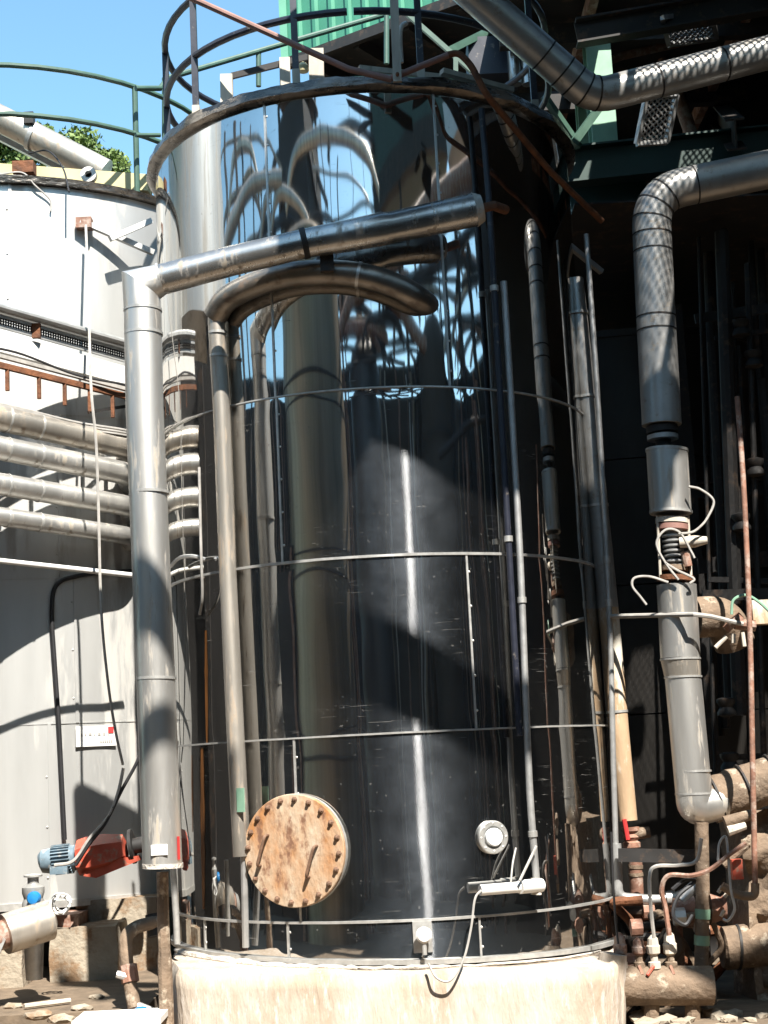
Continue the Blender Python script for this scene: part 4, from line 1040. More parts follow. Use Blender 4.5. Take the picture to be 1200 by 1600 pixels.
for (x0, y0, x1, y1) in ((1135, 995, 1118, 1012), (1146, 990, 1146, 1005), (1160, 988, 1163, 1010)):
    MB().tube([P(x0, y0, -.78), P(x1, y1, -.78)], .012, 8).build('bolt', M_WOOD, bb)
MB().box(P(1190, 957, -.7), (.12, .1, .13)).build('orange_box', M_ORANGE, None, 0, label='orange brown box at the right edge beside the rusty riser', cat='box')
wire('blue_lead', 'thin bluish lead arching behind the rusty riser', [P(1143, 960, -.85), P(1146, 938, -.85), P(1165, 930, -.85), P(1185, 940, -.85), P(1205, 958, -.85)], .008, M_GREENS)
rv = thing('rusty_riser', P(1180, 1390, -1.0), 'rusty pink riser pipe standing near the right edge', 'pipe')
MB().tube(spline([P(1152, 620, -.85), P(1163, 780, -.9), P(1172, 1000, -.95), P(1176, 1200, -1.0), P(1180, 1385, -1.0)], 5), .015, 12).build('riser', M_RUSTP, rv)
MB().tube(fillet([P(1180, 1380, -1.0), P(1180, 1402, -1.0), P(1150, 1398, -1.0), P(1128, 1384, -1.0)], .05), .022, 12).build('foot_bend', M_LAG, rv)
for k, (x0, x1, y1) in enumerate(((1128, 1160, 900), (1168, 1205, 900), (1110, 1128, 1150))):
    pipe('back_riser', ('dim dark riser just left of the rusty riser', 'dim dark riser at the right edge behind the rusty riser', 'dim dark riser behind the control valve')[k], 'pipe', [P(x0, 300, .9 + .3 * k), P(x1, y1, .9 + .3 * k)], .022, M_STRUCT)
ibeam('steel_beam', 'dim horizontal beam behind the pipe sleeve', P(1070, 768, 1.4), P(1230, 760, 1.4), .08, .1, M_STRUCT)

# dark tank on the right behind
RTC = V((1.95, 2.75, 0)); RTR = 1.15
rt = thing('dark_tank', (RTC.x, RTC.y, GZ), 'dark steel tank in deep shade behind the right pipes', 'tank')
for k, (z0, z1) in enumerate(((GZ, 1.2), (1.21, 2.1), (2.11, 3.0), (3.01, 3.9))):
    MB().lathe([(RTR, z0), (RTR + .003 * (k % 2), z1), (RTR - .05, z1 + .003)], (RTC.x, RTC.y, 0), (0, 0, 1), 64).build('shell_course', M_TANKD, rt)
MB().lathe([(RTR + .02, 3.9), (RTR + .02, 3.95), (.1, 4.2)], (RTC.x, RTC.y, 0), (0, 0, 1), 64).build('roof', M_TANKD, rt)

# ---- clutter at lower right
YM = -1.0
mf = thing('manifold', P(1025, 1560, YM), 'fat tan manifold pipe with capped end at lower right', 'manifold')
MB().tube([P(932, 1538, YM + .05), P(960, 1540, YM), P(1112, 1540, YM)], .098, 24).build('manifold_body', M_LAG, mf)
MB().lathe([(.098, 0), (.090, .015), (.02, .02)], P(1112, 1540, YM), (1, -.12, 0), 24).build('end_cap', M_STRUCT, mf)
for x in (1018, 1082): MB().tube([P(x, 1560, YM), P(x + 2, 1720, YM)], .04, 10).build('leg', M_LAG, mf)
for i, (x, y, hh, lab) in enumerate(((972, 1478, .20, 'leftmost small valve on the manifold, in shade'), (1001, 1492, .16, 'small valve on the manifold beside the leftmost one'), (1024, 1482, .18, 'pale small valve on the middle of the manifold'), (1050, 1462, .22, 'tallest small valve on the manifold, with tapered cap'))):
    o_ = P(x, 1524, YM - .03 + .02 * (i % 2)); top = P(x, y, YM)
    t = thing('needle_valve', o_, lab, 'valve', 'small valves on the manifold')
    MB().lathe([(.018, -.04), (.018, .03), (.032, .035), (.032, .065), (.02, .07), (.02, .10)], o_, (0, 0, 1), 10).build('valve_body', M_LAG if i % 2 else M_WOOD, t)
    h0 = o_ + V((0, 0, .10))
    MB().lathe([(.02, 0), (.034, .01), (.036, hh * .25), (.030, hh * .28), (.026, hh * .45), (.008, hh * .55)], h0, (0, 0, 1), 10).build('cap', M_WOOD if i > 1 else M_RUSTP, t)
    MB().tube([o_ + V((-.01, -.03, .05)), o_ + V((-.05 + .05 * (i % 2), -.06, .01))], .009, 6).build('lever', M_REDP if i == 2 else M_RUSTP, t)
MB().bar(P(966, 1336, -.55), P(1092, 1338, -.62), .03, .07).build('flat_bar', M_STRUCT, None, 0, label='dark flat bar bracing the pipes beside the tank base', cat='bar')
for (lab, px, r_, m_) in (('grey hose looping down to the manifold valves', [(1096, 1310), (1088, 1345), (1060, 1352), (1024, 1354), (1015, 1370), (1017, 1420), (1022, 1466)], .010, M_CABLE),
                          ('brown hose arching from the manifold to the right edge', [(1046, 1462), (1040, 1420), (1034, 1390), (1045, 1368), (1080, 1368), (1110, 1358), (1140, 1335), (1165, 1318)], .013, M_RUSTP),
                          ('dark hose coiled behind the pale standpipe', [(1050, 1390), (1070, 1375), (1085, 1378), (1060, 1400), (1052, 1430), (1070, 1445), (1082, 1430)], .010, M_DKCABLE),
                          ('thin pale lead dangling beside the red box', [(1122, 1345), (1124, 1318), (1134, 1308), (1138, 1340), (1142, 1390), (1148, 1420), (1138, 1438), (1130, 1436)], .007, M_CABLE),
                          ('thin cable hanging left of the manifold', [(955, 1300), (958, 1380), (962, 1440), (966, 1475)], .006, M_DKCABLE)):
    wire('yard_hose', lab, [P(x, y, YM - .12 + .02 * math.sin(k)) for k, (x, y) in enumerate(px)], r_, m_, cat='hose')
pipe('pale_standpipe', 'pale wrapped standpipe rising behind the hoses at lower right', 'pipe', [P(1096, 1285, -.78), P(1098, 1400, -.8), P(1092, 1700, -.8)], .037, M_LAG, bands=(.35, .45, .62), bm=M_GREENS, bw=.05)
MB().box(P(1151, 1358, -1.02), (.055, .05, .10)).build('red_box', M_REDP, None, 20, label='small red box among the hoses at lower right', cat='box')
pu = thing('pump_body', P(1095, 1420, -.7), 'brown conical pump casings facing each other behind the standpipe', 'pump')
MB().tube([P(1052, 1418, -.72), P(1062, 1418, -.72), P(1082, 1418, -.72)], [.045, .06, .085], 18).build('left_cone', M_RUSTP, pu)
MB().tube([P(1108, 1420, -.72), P(1126, 1420, -.72), P(1132, 1420, -.72)], [.085, .06, .075], 18).build('right_cone', M_RUSTP, pu)
MB().tube([P(1066, 1408, -.75), P(1098, 1372, -.75)], .028, 12).build('suction_pipe', M_GALV, pu)
for (x, y) in ((1122, 1395), (1132, 1402), (1126, 1432)): MB().tube([P(x, y, -.85), P(x + 6, y - 10, -.85)], .010, 6).build('bolt', M_WOOD, pu)
lgp = thing('big_lagged_pipe', P(1170, 1485, -.5), 'big dull lagged pipe stub in shade at the lower right edge', 'pipe')
MB().tube([P(1128, 1482, -.5), P(1132, 1482, -.5), P(1240, 1470, -.5)], [.10, .115, .12], 20).build('lagging', M_LAG, lgp)
MB().tube([P(1150, 1480, -.5), P(1154, 1480, -.5)], .122, 20).build('strap', M_STRUCT, lgp)
tv = thing('tee_fitting', P(1140, 1300, -.95), 'rusty tee fitting and nipple beside the rusty riser', 'fitting')
MB().tube([P(1132, 1285, -.95), P(1176, 1272, -.95)], [.032, .026], 12).build('run', M_LAG, tv)
MB().tube([P(1137, 1298, -.96), P(1165, 1290, -.96)], [.03, .02], 10).build('branch', M_WOOD, tv)
MB().tube([P(1130, 1352, -.96), P(1168, 1318, -.96)], .024, 10).build('nipple', M_LAG, tv)
# crusty wall at the right edge, and rubble at the foot
mb = MB(); bm = bmesh.new(); bmesh.ops.create_grid(bm, x_segments=26, y_segments=40, size=1); bm.verts.index_update()
a = P(1168, 1640, -.45); c_ = P(1260, 1270, -.45)
vs = []
for v in bm.verts:
    p_ = V((a.x + (v.co.x + 1) / 2 * (c_.x - a.x + .6), -.45, a.z + (v.co.y + 1) / 2 * (c_.z - a.z)))
    e = 1 - abs(v.co.x); k = noise.noise(p_ * 6) * .09 + noise.noise(p_ * 17) * .04
    vs.append(p_ + V((k * .5, k - .12 + .35 * (v.co.x < -.93), k * .5)))
mb.add(vs, [tuple(v.index for v in f.verts) for f in bm.faces]); bm.free()
rw = thing('rubble_wall', P(1200, 1600, -.4), 'rough sandy masonry face at the lower right edge', 'wall')
mb.build('masonry_face', M_LAG, rw, 40)
MB().box(((a.x + c_.x) / 2 + .42, -.05, (a.z + c_.z) / 2), (c_.x - a.x + .5, .5, c_.z - a.z)).build('masonry_core', M_LAG, rw, 0)
gp = MB(); rr2 = random.Random(11)
for k in range(60):
    p_ = G(rr2.uniform(990, 1200), rr2.uniform(1575, 1640), GZ + .3); p_.z = GZ + .28; s_ = rr2.uniform(.02, .06)
    bm = bmesh.new(); bmesh.ops.create_icosphere(bm, subdivisions=1, radius=s_); bm.verts.index_update()
    gp.add([p_ + V((v.co.x * 1.3, v.co.y, v.co.z * .7)) * (1 + .3 * rr2.uniform(-1, 1)) - p_ * 0 for v in bm.verts], [tuple(v.index for v in f.verts) for f in bm.faces]); bm.free()
gp.build('gravel', M_CONC, None, 0, kind='stuff', label='loose stones on the ground at lower right', cat='stones')
g = MB(); g.prism([(1.32, -1.4, GZ), (5, -1.4, GZ), (5, 6, GZ), (1.32, 6, GZ)], (0, 0, .27)); struct('yard_slab', g, M_DIRT)
post = MB(); post.tube([P(958, 1490, -1.05), P(952, 1560, -1.05), P(950, 1700, -1.05)], [.07, .085, .085], 14); post.build('stub_post', M_PLINTH, None, label='round rendered stub post at the right corner of the plinth', cat='post')

ex = thing('small_bore_tangle', P(1060, 1500, -.75), 'tangle of rusty small bore pipes behind the manifold', 'pipework')
rk = random.Random(4)
for k in range(16):
    x = rk.uniform(965, 1130); y = rk.uniform(1395, 1510); Y_ = rk.uniform(-.85, -.2)
    a_ = P(x, y, Y_)
    q_ = [a_, a_ + V((rk.uniform(-.25, .25), rk.uniform(0, .2), 0)), a_ + V((rk.uniform(-.25, .25), .15, rk.uniform(-.35, -.1))), a_ + V((rk.uniform(-.3, .3), .25, -.6))]
    MB().tube(fillet(q_, .05, 4), rk.uniform(.012, .03), 9).build('bent_pipe', rk.choice((M_RUSTP, M_RUST, M_STRUCT, M_LAG)), ex)
    if k % 2: MB().tube([a_ + V((-.03, 0, 0)), a_ + V((.03, 0, 0))], .045, 8).build('coupling', rk.choice((M_RUSTP, M_GALV)), ex)

dp_ = thing('dim_pipework', P(1150, 1000, 1.2), 'dim risers, ducts and brackets deep in the shade at right', 'pipework')
rk = random.Random(9)
for k in range(9):
    x = 1092 + k * 13 + rk.uniform(-5, 5); Y_ = rk.uniform(.4, 1.5)
    MB().tube([P(x, rk.uniform(330, 620), Y_), P(x + 28, rk.uniform(900, 1330), Y_)], rk.uniform(.012, .05), 9).build('riser', M_STRUCT, dp_)
for k in range(7):
    y = rk.uniform(430, 1250); Y_ = rk.uniform(.5, 1.4)
    MB().bar(P(rk.uniform(1085, 1120), y, Y_), P(1240, y + rk.uniform(-25, 5), Y_), .03, rk.uniform(.03, .10)).build('bracket', M_STRUCT, dp_)
for k in range(6):
    x = rk.uniform(1100, 1200); y = rk.uniform(500, 1200)
    MB().lathe([(.03, -.06), (.06, -.05), (.06, -.03), (.04, 0), (.06, .03), (.06, .05), (.03, .06)], P(x, y, .6), (0, 0, 1), 12).build('flange_pair', M_STRUCT, dp_)

# ================================================================== OVERHEAD PLATFORM (unseen plates shaped to cast the shade)
DZ = 5.95
def up_to(p, z=DZ):
    return p + SUN * ((z - p.z) / SUN.z)
def surf(x, y):
    d = ray(x, y); ox, oy = CAM.x, CAM.y
    a = d.x * d.x + d.y * d.y; b = 2 * (ox * d.x + oy * d.y); k = ox * ox + oy * oy - R0 * R0
    return PC(x, y) if b * b - 4 * a * k > 0 else P(x, y, -.2)
ov = thing('overhead_platform', (1.5, -3, DZ), 'raised steel platform above the right of the tank, with unseen plates shaped to shade it', 'platform')
def plate(poly, lift, name='shade_floor_plate', m=None, par=None, z=DZ):
    MB().prism([V((p[0], p[1], z + lift)) for p in poly], (0, 0, .012)).build(name, m or M_STRUCT, par or ov, 0)
plate([up_to(surf(x, y)) for x, y in ((425, 40), (412, 300), (405, 620), (400, 948), (430, 945), (505, 818), (578, 695))], 0)  # plate outlines here follow the shadow edges meant for the tank
plate([up_to(surf(x, y)) for x, y in ((425, 40), (578, 695), (700, 760), (830, 850), (905, 860), (905, 40))], .02)
plate([up_to(surf(x, y)) for x, y in ((820, 845), (822, 1040), (900, 1036), (985, 1030), (985, 850))], .04)
plate([up_to(surf(x, y)) for x, y in ((396, 950), (430, 944), (520, 960), (600, 985), (720, 1055), (832, 1140), (850, 1268), (740, 1200), (640, 1150), (500, 1110), (396, 1095))], .06)
for pl_ in (((150, 820), (215, 868), (300, 930), (400, 990), (400, 1060), (300, 1040), (205, 985), (150, 930)), ((190, 1175), (230, 1120), (300, 1075), (398, 1060), (398, 1090), (310, 1130), (232, 1185), (190, 1225))):
    plate([up_to(P(x, y, FR - .1)) for x, y in pl_], .03, 'shade_plate')  # unseen plates added only to throw slanting shadows on the left pipes
# solid front strip over the right pipes, open mesh strip, then solid floor
e = [up_to(P(x, y, YR - .12)) for x, y in ((905, 880), (985, 850), (1018, 802), (1086, 694), (1104, 742), (1330, 742))]
GY0, GY1 = -3.02, -1.62
plate([(e[0].x, GY0)] + [(p.x, p.y) for p in e] + [(7, e[-1].y), (7, GY0)], .08)
gaps = [(up_to(P(1018, 188, .2)), .24), (up_to(P(1080, 48, .6)), .26), (up_to(P(946, 190, .9)), .17), (up_to(P(907, 75, 1.6)), .17), (up_to(P(900, 205, .55)), .15), (up_to(P(1100, 250, .7)), .12), (up_to(P(720, 100, .3)), .2)]  # openings placed to let sun patches through the floor
mb = MB(); cs = .1
for iy in range(int((6 - GY1) / cs)):
    run = None; yy = GY1 + iy * cs
    for ix in range(int((7 - .95) / cs) + 1):
        xx = .95 + ix * cs
        hole = ix == int((7 - .95) / cs) or any(abs(xx + cs / 2 - g_.x) < r_ and abs(yy + cs / 2 - g_.y) < r_ for g_, r_ in gaps)
        if not hole and run is None: run = xx
        if hole and run is not None:
            mb.box(((run + xx) / 2, yy + cs / 2, DZ + .086), (xx - run, cs, .012)); run = None
mb.build('shade_floor_plate', M_STRUCT, ov, 0)
for g_, r_ in gaps[:2] + gaps[5:6]:
    mb = MB(); n_ = int(2 * r_ / .045)
    for q in range(-n_, n_):
        for sg_ in (1, -1):
            a_, b_ = max(0, -q), min(n_, n_ - q)
            if b_ <= a_: continue
            v0, v1 = (a_, b_) if sg_ == 1 else (n_ - a_, n_ - b_)
            o_ = V((g_.x - r_, g_.y - r_, DZ + .08)); mb.bar(o_ + V(((q + a_) * .045, v0 * .045, 0)), o_ + V(((q + b_) * .045, v1 * .045, 0)), .012, .004)
    mb.build('open_mesh_floor', M_STRUCT, ov, 0, kind='stuff')
for pl_ in (((1118, 1430), (1290, 1330), (1290, 1660), (1130, 1660), (1060, 1575), (1075, 1500)), ((960, 1440), (1012, 1448), (1004, 1520), (968, 1600), (930, 1600), (945, 1500)), ((1000, 1310), (1120, 1270), (1125, 1290), (1004, 1335)), ((1025, 1362), (1120, 1330), (1140, 1420), (1070, 1455), (1030, 1420))):
    plate([up_to(P(x, y, -1.0)) for x, y in pl_], .12, 'shade_plate')  # unseen plates added to shade parts of the lower right pipework
rr3 = random.Random(5)
x_ = e[0].x - .25; k = 0
while x_ < 4.2:
    w_ = rr3.choice((.30, .42, .5)); 
    if k % 4 != 3:
        o_ = V((x_, GY0, DZ + .085)); nx = max(4, int(w_ / .042)); ny = 23
        mb = MB(); ux = V((w_, 0, 0)); uy = V((0, GY1 - GY0, 0)); du, dv = ux / nx, uy / ny
        for q in range(-ny, nx):
            for sgn in (1, -1):
                a_, b_ = max(0, -q), min(ny, nx - q)
                if b_ <= a_: continue
                v0, v1 = (a_, b_) if sgn == 1 else (ny - a_, ny - b_)
                mb.bar(o_ + du * (q + a_) + dv * v0, o_ + du * (q + b_) + dv * v1, .013, .004)
        mb.build('open_mesh_floor', M_STRUCT, ov, 0, kind='stuff')
        if k % 2: plate([(x_, GY0 + .75), (x_ + w_, GY0 + .70), (x_ + w_, GY0 + .95), (x_, GY0 + 1.05)], .10)
    else: plate([(x_, GY0), (x_ + w_, GY0), (x_ + w_, GY1), (x_, GY1)], .10)
    MB().bar((x_, GY0, DZ), (x_, GY1, DZ), .03, .08).build('floor_bearer', M_STRUCT, ov, 0)
    x_ += w_ + .02; k += 1
plate([(x_, GY0), (7, GY0), (7, GY1), (x_, GY1)], .08)
for yy in (.9, 2.0, 3.2, 4.4): MB().bar((1.0, yy, DZ - .08), (6.9, yy, DZ - .08), .08, .15).build('floor_beam', M_STRUCT, ov, 0)
for xx in (1.6, 2.7, 3.8, 5.0): MB().bar((xx, .3, DZ - .02), (xx, 5.9, DZ - .02), .06, .10).build('floor_beam', M_RUSTP, ov, 0)
cn = thing('shade_canopy', (3, 2, 4.4), 'dark sheet added over the tank at right to block sunlight', 'canopy')
plate([(1.35, .30), (6.4, .25), (6.4, 5.9), (1.35, 5.9)], 0, 'shade_sheet', M_STRUCT, cn, 4.42)  # sheet added to stop sunlight reaching the dark tank
bh_ = thing('boiler_house', (6.6, 0, GZ), 'dark boiler house closing the yard on the right', 'building')
MB().box((8.1, 1.0, 3.4), (3, 11, 8.2)).build('wall', M_WALLD, bh_, 0)
MB().box((8.1, 1.0, 7.6), (3.3, 11.3, .2)).build('roof', M_STRUCT, bh_, 0)

# ================================================================== THE YARD BEHIND THE CAMERA (seen mirrored in the tank)
def mwall(name, label, x0, x1, y0, y1, dist, m, thick=.5, cat='building', base=None):
    a = REF(x0, y0, dist); b_ = REF(x1, y1, dist)
    d_ = V((b_.x - a.x, b_.y - a.y, 0)).normalized(); n_ = V((d_.y, -d_.x, 0))
    if n_.dot(V((a.x, a.y, 0))) < 0: n_ = -n_
    z0 = GZ if base is None else base
    poly = [V((a.x, a.y, z0)), V((b_.x, b_.y, z0)), V((b_.x, b_.y, b_.z)), V((a.x, a.y, a.z))]
    t = thing(name, poly[0], label, cat)
    MB().prism(poly, n_ * thick).build('wall', m, t, 0)
    L_ = (b_ - a).length
    for k in range(max(1, int(L_ / 1.4))):
        f = (k + .5) / max(1, int(L_ / 1.4)); p_ = poly[0].lerp(poly[1], f); zt = a.z + (b_.z - a.z) * f
        MB().box(p_ - n_ * .06 + V((0, 0, (zt - z0) / 2)), (.16, .16, zt - z0 - .1), Matrix((d_, n_, MZ)).transposed()).build('pilaster', M_RUSTP if k % 3 == 1 else M_STRUCT, t, 0)
    return t
def mtank(name, label, x0, x1, ytop, dist, m, dome=.25, bands=3):
    a = REF(x0, ytop, dist); b_ = REF(x1, ytop, dist); c_ = (a + b_) / 2; r_ = V((a.x - b_.x, a.y - b_.y, 0)).length / 2
    t = thing(name, (c_.x, c_.y, GZ), label, 'tank')
    H = c_.z
    MB().lathe([(r_, GZ), (r_, H - dome * r_)] + [(r_ * math.cos(q), H - dome * r_ + dome * r_ * math.sin(q)) for q in (.3, .6, .9, 1.2, 1.45)], (c_.x, c_.y, 0), MZ, 48).build('shell', m, t)
    for k in range(bands):
        z_ = GZ + (H - GZ) * (k + 1) / (bands + 1); MB().lathe([(r_, z_ - .03), (r_ + .02, z_ - .03), (r_ + .02, z_ + .03), (r_, z_ + .03)], (c_.x, c_.y, 0), MZ, 48).build('ring_band', M_STRUCT, t)
    return t
def mduct(label, px, dist, r, m, name='yard_duct'):
    return MB().tube(spline([REF(x, y, dist) for x, y in px], 6), r, 14).build(name, m, None, label=label, cat='duct')
def mpost(label, x, y, dist, w, m, name='yard_post', ybot=None):
    a = REF(x, y, dist); z0 = GZ if ybot is None else REF(x, ybot, dist).z
    return MB().box((a.x, a.y, (z0 + a.z) / 2), (w, w, a.z - z0)).build(name, m, None, 0, label=label, cat='post', group=None)
mwall('yard_shed', 'low brown shed mirrored at the far left of the tank', 345, 456, 640, 600, 12, M_BROWN)
mtank('yard_tank', 'broad pale tank mirrored as a brown column left of the tank centre', 437, 526, 445, 8.5, M_YARDT, .12)
mwall('yard_shed', 'dark shed mirrored between the broad tank and the domed tanks', 512, 605, 610, 580, 15, M_WALLD)
mtank('yard_tank', 'narrow dark domed tank mirrored just left of the tank centre', 545, 590, 540, 11.5, M_TANKD, .5)
mwall('yard_shed', 'brown workshop mirrored at the centre of the tank', 590, 725, 590, 625, 14, M_BROWN)
mtank('yard_tank', 'domed brown tank mirrored right of the tank centre', 650, 702, 508, 10.5, M_BROWN, .5)
mwall('yard_shed', 'dark store mirrored behind the conduits on the right', 715, 860, 640, 480, 12.5, M_WALLD)
# tall stack and gallery
a = REF(438, 150, 13); b_ = REF(489, 150, 13); c_ = (a + b_) / 2; w_ = (a - b_).length
st_ = thing('yard_tower', (c_.x, c_.y, GZ), 'tall dark stair tower mirrored in the upper left of the tank', 'tower')
for sx in (-1, 1):
    for sy in (-1, 1): MB().box((c_.x + sx * w_ * .42, c_.y + sy * w_ * .42, 6), (.22, .22, 13.3)).build('leg', M_STRUCT, st_, 0)
for k in range(6):
    z_ = .6 + k * 2.0
    MB().box((c_.x, c_.y, z_), (w_, w_, .12)).build('landing', M_STRUCT, st_, 0)
    MB().bar((c_.x - w_ * .4, c_.y, z_), (c_.x + w_ * .4, c_.y, z_ + 2), .9, .12).build('stair_flight', M_STRUCT, st_, 0)
MB().box((c_.x, c_.y, 8.2), (w_ * .9, w_ * .9, 3.2)).build('cabin', M_WALLD, st_, 0)
gq = thing('yard_green_hall', REF(640, 300, 13), 'dark green raised hall mirrored at the top centre of the tank', 'building')
A1, B1 = REF(586, 330, 13), REF(700, 235, 13); A2, B2 = REF(586, 60, 13), REF(700, 60, 13)
nn = V((A1.x, A1.y, 0)).normalized()
MB().prism([A1, B1, V((B1.x, B1.y, B2.z)), V((A1.x, A1.y, A2.z))], nn * 4).build('wall', M_DKGREEN, gq, 0)
MB().bar(A1 - nn * .2, B1 - nn * .2, .3, .5).build('inclined_girder', M_STRUCT, gq, 0)
for f in (.0, .33, .66, 1.0):
    p_ = A1.lerp(B1, f); MB().box((p_.x - nn.x * .2, p_.y - nn.y * .2, (p_.z + GZ) / 2), (.2, .2, p_.z - GZ)).build('leg', M_STRUCT, gq, 0)
p0, p1 = REF(700, 240, 11), REF(800, 120, 11)
gl2 = thing('yard_gallery', p0, 'grey sloping conveyor gallery mirrored beside the green hall', 'gallery')
MB().bar(p0, p1, 1.6, .9).build('gallery_body', M_GALV, gl2, 0)
for i, (lab, px, d_, r_, m_) in enumerate((
        ('arched duct mirrored high left of the tank centre', [(448, 330), (458, 250), (492, 212), (545, 214), (578, 246), (594, 300)], 9.5, .12, M_CLADD),
        ('second thin arched duct mirrored below the high arch', [(486, 260), (530, 272), (565, 300), (588, 350)], 11, .04, M_GALV),
        ('curved grey duct mirrored near the left seam', [(350, 400), (372, 330), (398, 292), (440, 280)], 8, .13, M_CLADD),
        ('forked brown duct mirrored below the curved pipe, left limb', [(520, 570), (542, 490), (575, 450), (612, 470), (650, 520), (694, 590)], 9, .13, M_RUSTP),
        ('forked brown duct mirrored below the curved pipe, right limb', [(585, 455), (640, 500), (668, 560), (690, 640)], 9.6, .10, M_CLADD),
        ('high brown duct crossing the mirrored sky on the right', [(600, 440), (650, 350), (700, 300), (750, 265), (800, 250)], 8.5, .20, M_RUSTP),
        ('branching duct mirrored right of the centre, upper limb', [(610, 470), (650, 430), (700, 400), (760, 350)], 10, .10, M_STRUCT),
        ('branching duct mirrored right of the centre, lower limb', [(690, 600), (712, 500), (735, 450), (780, 420)], 10, .09, M_CLADD),
        ('low curved duct mirrored on the right of the tank', [(685, 710), (720, 680), (765, 655), (800, 645)], 7.5, .05, M_STRUCT),
        ('narrow arch duct mirrored over the broad tank', [(400, 440), (415, 350), (436, 300), (470, 330), (500, 430)], 8, .10, M_CLADD),
        ('thin duct crossing the mirrored sky under the high arch', [(470, 330), (520, 345), (575, 325), (600, 335)], 12, .04, M_STRUCT))):
    mduct(lab, px, d_, r_, m_)
for i, (lab, x, y, d_, w_) in enumerate((
        ('thin pole mirrored beside the stair tower', 501, 185, 9, .05), ('thin double pole mirrored under the high arch', 511, 190, 9, .05),
        ('slim mast mirrored in the bright sky left of the green hall', 527, 240, 10, .10), ('slim mast mirrored close to the green hall', 545, 150, 12, .05),
        ('wire mast mirrored nearest the green hall', 562, 120, 12, .04), ('wire mast mirrored at the left edge of the green hall', 574, 120, 12, .05),
        ('dark frame post mirrored left of the right seam', 690, 380, 9, .16), ('dark frame post mirrored right of the right seam', 712, 360, 9.5, .18),
        ('dark frame post mirrored beside the dark conduit', 732, 400, 8.5, .22), ('dark frame post mirrored under the dark conduit', 752, 330, 9, .2),
        ('dark frame post mirrored near the left clad pipe', 366, 170, 9, .22), ('slim frame post mirrored near the left clad pipe', 376, 175, 10, .12),
        ('slim frame post mirrored beside the left seam', 392, 190, 10, .10), ('dark frame post mirrored beyond the left seam', 352, 200, 8.6, .16), ('brown post mirrored below the right ring band', 742, 620, 7, .14), ('rusty post mirrored near the sunlit patch', 728, 690, 7, .10), ('brown post mirrored at the tank centre', 568, 560, 10, .12))):
    mpost(lab, x, y, d_, w_, M_STRUCT if i != 14 and i != 15 else M_RUSTP)

a = REF(262, 60, 4.6); b_ = REF(338, 60, 4.6); c_ = (a + b_) / 2; r_ = V((a.x - b_.x, a.y - b_.y, 0)).length / 2
sz = REF(320, 500, 2.6).z
si = thing('yard_silo', (c_.x, c_.y, GZ), 'bright raised silo mirrored as a pale column at the upper left of the tank', 'silo')
MB().lathe([(r_ * .3, sz - .5), (r_, sz), (r_, a.z), (.1, a.z + .6)], (c_.x, c_.y, 0), MZ, 64).build('shell', M_TANKL, si)
for k in range(6):
    q_ = CYL(k * 1.047, 0, r_ * .9, (c_.x, c_.y)); MB().box((q_.x, q_.y, (GZ + sz) / 2), (.15, .15, sz - GZ)).build('leg', M_STRUCT, si, 0)
mwall('yard_shed', 'dark lean to under the raised silo, mirrored beside the left clad pipes', 281, 356, 560, 590, 1.9, M_WALLD, .3)
pr_ = thing('yard_pipe_rack', REF(620, 520, 8), 'tangle of dark bent pipes mirrored across the middle of the tank', 'pipe rack')
rk = random.Random(21)
for k in range(26):
    x = rk.uniform(505, 775); y = rk.uniform(400, 560); w = rk.uniform(18, 60); h = rk.uniform(20, 90); d_ = rk.uniform(9.6, 12)
    px = [(x - w, y + h * 1.6), (x - w * .8, y + h * .5), (x - w * .2, y), (x + w * .5, y + h * .15), (x + w, y + h * .9)]
    MB().tube(spline([REF(a_, b_, d_) for a_, b_ in px], 4), rk.uniform(.03, .11), 9).build('bent_pipe', rk.choice((M_STRUCT, M_RUSTP, M_YARDT, M_STRUCT)), pr_)
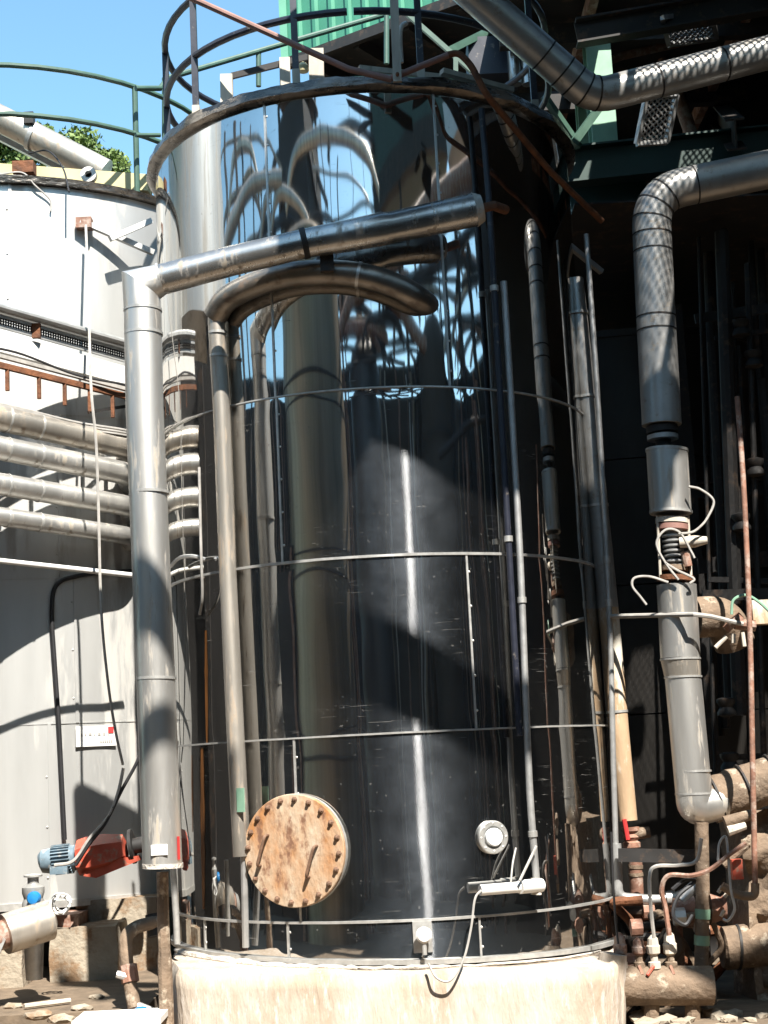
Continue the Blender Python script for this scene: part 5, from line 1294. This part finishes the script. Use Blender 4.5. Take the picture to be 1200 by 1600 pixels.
for k in range(22):
    x = rk.uniform(500, 790); d_ = rk.uniform(9.6, 12); a_ = REF(x, rk.uniform(430, 620), d_)
    MB().tube([V((a_.x, a_.y, GZ)), a_], rk.uniform(.03, .12), 8).build('rack_leg', rk.choice((M_STRUCT, M_RUSTP, M_YARDT)), pr_)
for k in range(7):
    x = 500 + k * 42; d_ = 10.2; y = rk.uniform(455, 590); MB().tube([REF(x - 40, y, d_), REF(x + 50, y - 12, d_)], .05, 8).build('cross_pipe', M_STRUCT, pr_)

up2 = thing('yard_high_ducts', REF(470, 300, 11), 'cluster of high bent ducts mirrored across the top left of the tank', 'duct cluster')
for k in range(12):
    x = rk.uniform(352, 575); y = rk.uniform(190, 420); w = rk.uniform(15, 55); h = rk.uniform(25, 110); d_ = rk.uniform(10, 13)
    px = [(x - w, y + h * 1.5), (x - w * .9, y + h * .5), (x - w * .3, y), (x + w * .4, y + h * .1), (x + w, y + h)]
    MB().tube(spline([REF(a_, b_, d_) for a_, b_ in px], 4), rk.uniform(.03, .13), 10).build('bent_duct', rk.choice((M_CLADD, M_STRUCT, M_CLADK, M_YARDT)), up2)
for k in range(10):
    x = rk.uniform(600, 770); y = rk.uniform(290, 440); w = rk.uniform(12, 45); h = rk.uniform(20, 80); d_ = rk.uniform(10, 12.5)
    px = [(x - w, y + h * 1.5), (x - w * .9, y + h * .5), (x - w * .3, y), (x + w * .4, y + h * .1), (x + w, y + h)]
    MB().tube(spline([REF(a_, b_, d_) for a_, b_ in px], 4), rk.uniform(.03, .10), 10).build('bent_duct', rk.choice((M_CLADD, M_STRUCT, M_STRUCT, M_CLADK)), up2)
yp = thing('yard_risers', REF(600, 700, 10), 'rusty and pale risers mirrored as thin vertical streaks low on the tank', 'risers')
for k in range(20):
    x = rk.uniform(395, 775); d_ = rk.uniform(9.8, 11.5); a_ = REF(x, rk.uniform(560, 700), d_)
    MB().tube([V((a_.x, a_.y, GZ)), a_], rk.uniform(.015, .06), 8).build('riser', rk.choice((M_WOOD, M_PINK, M_ORANGE, M_GALV, M_RUSTP)), yp)

mwall('yard_shed', 'low dark bund wall mirrored across the foot of the brown column', 405, 545, 850, 905, 7.3, M_WALLD, .3)
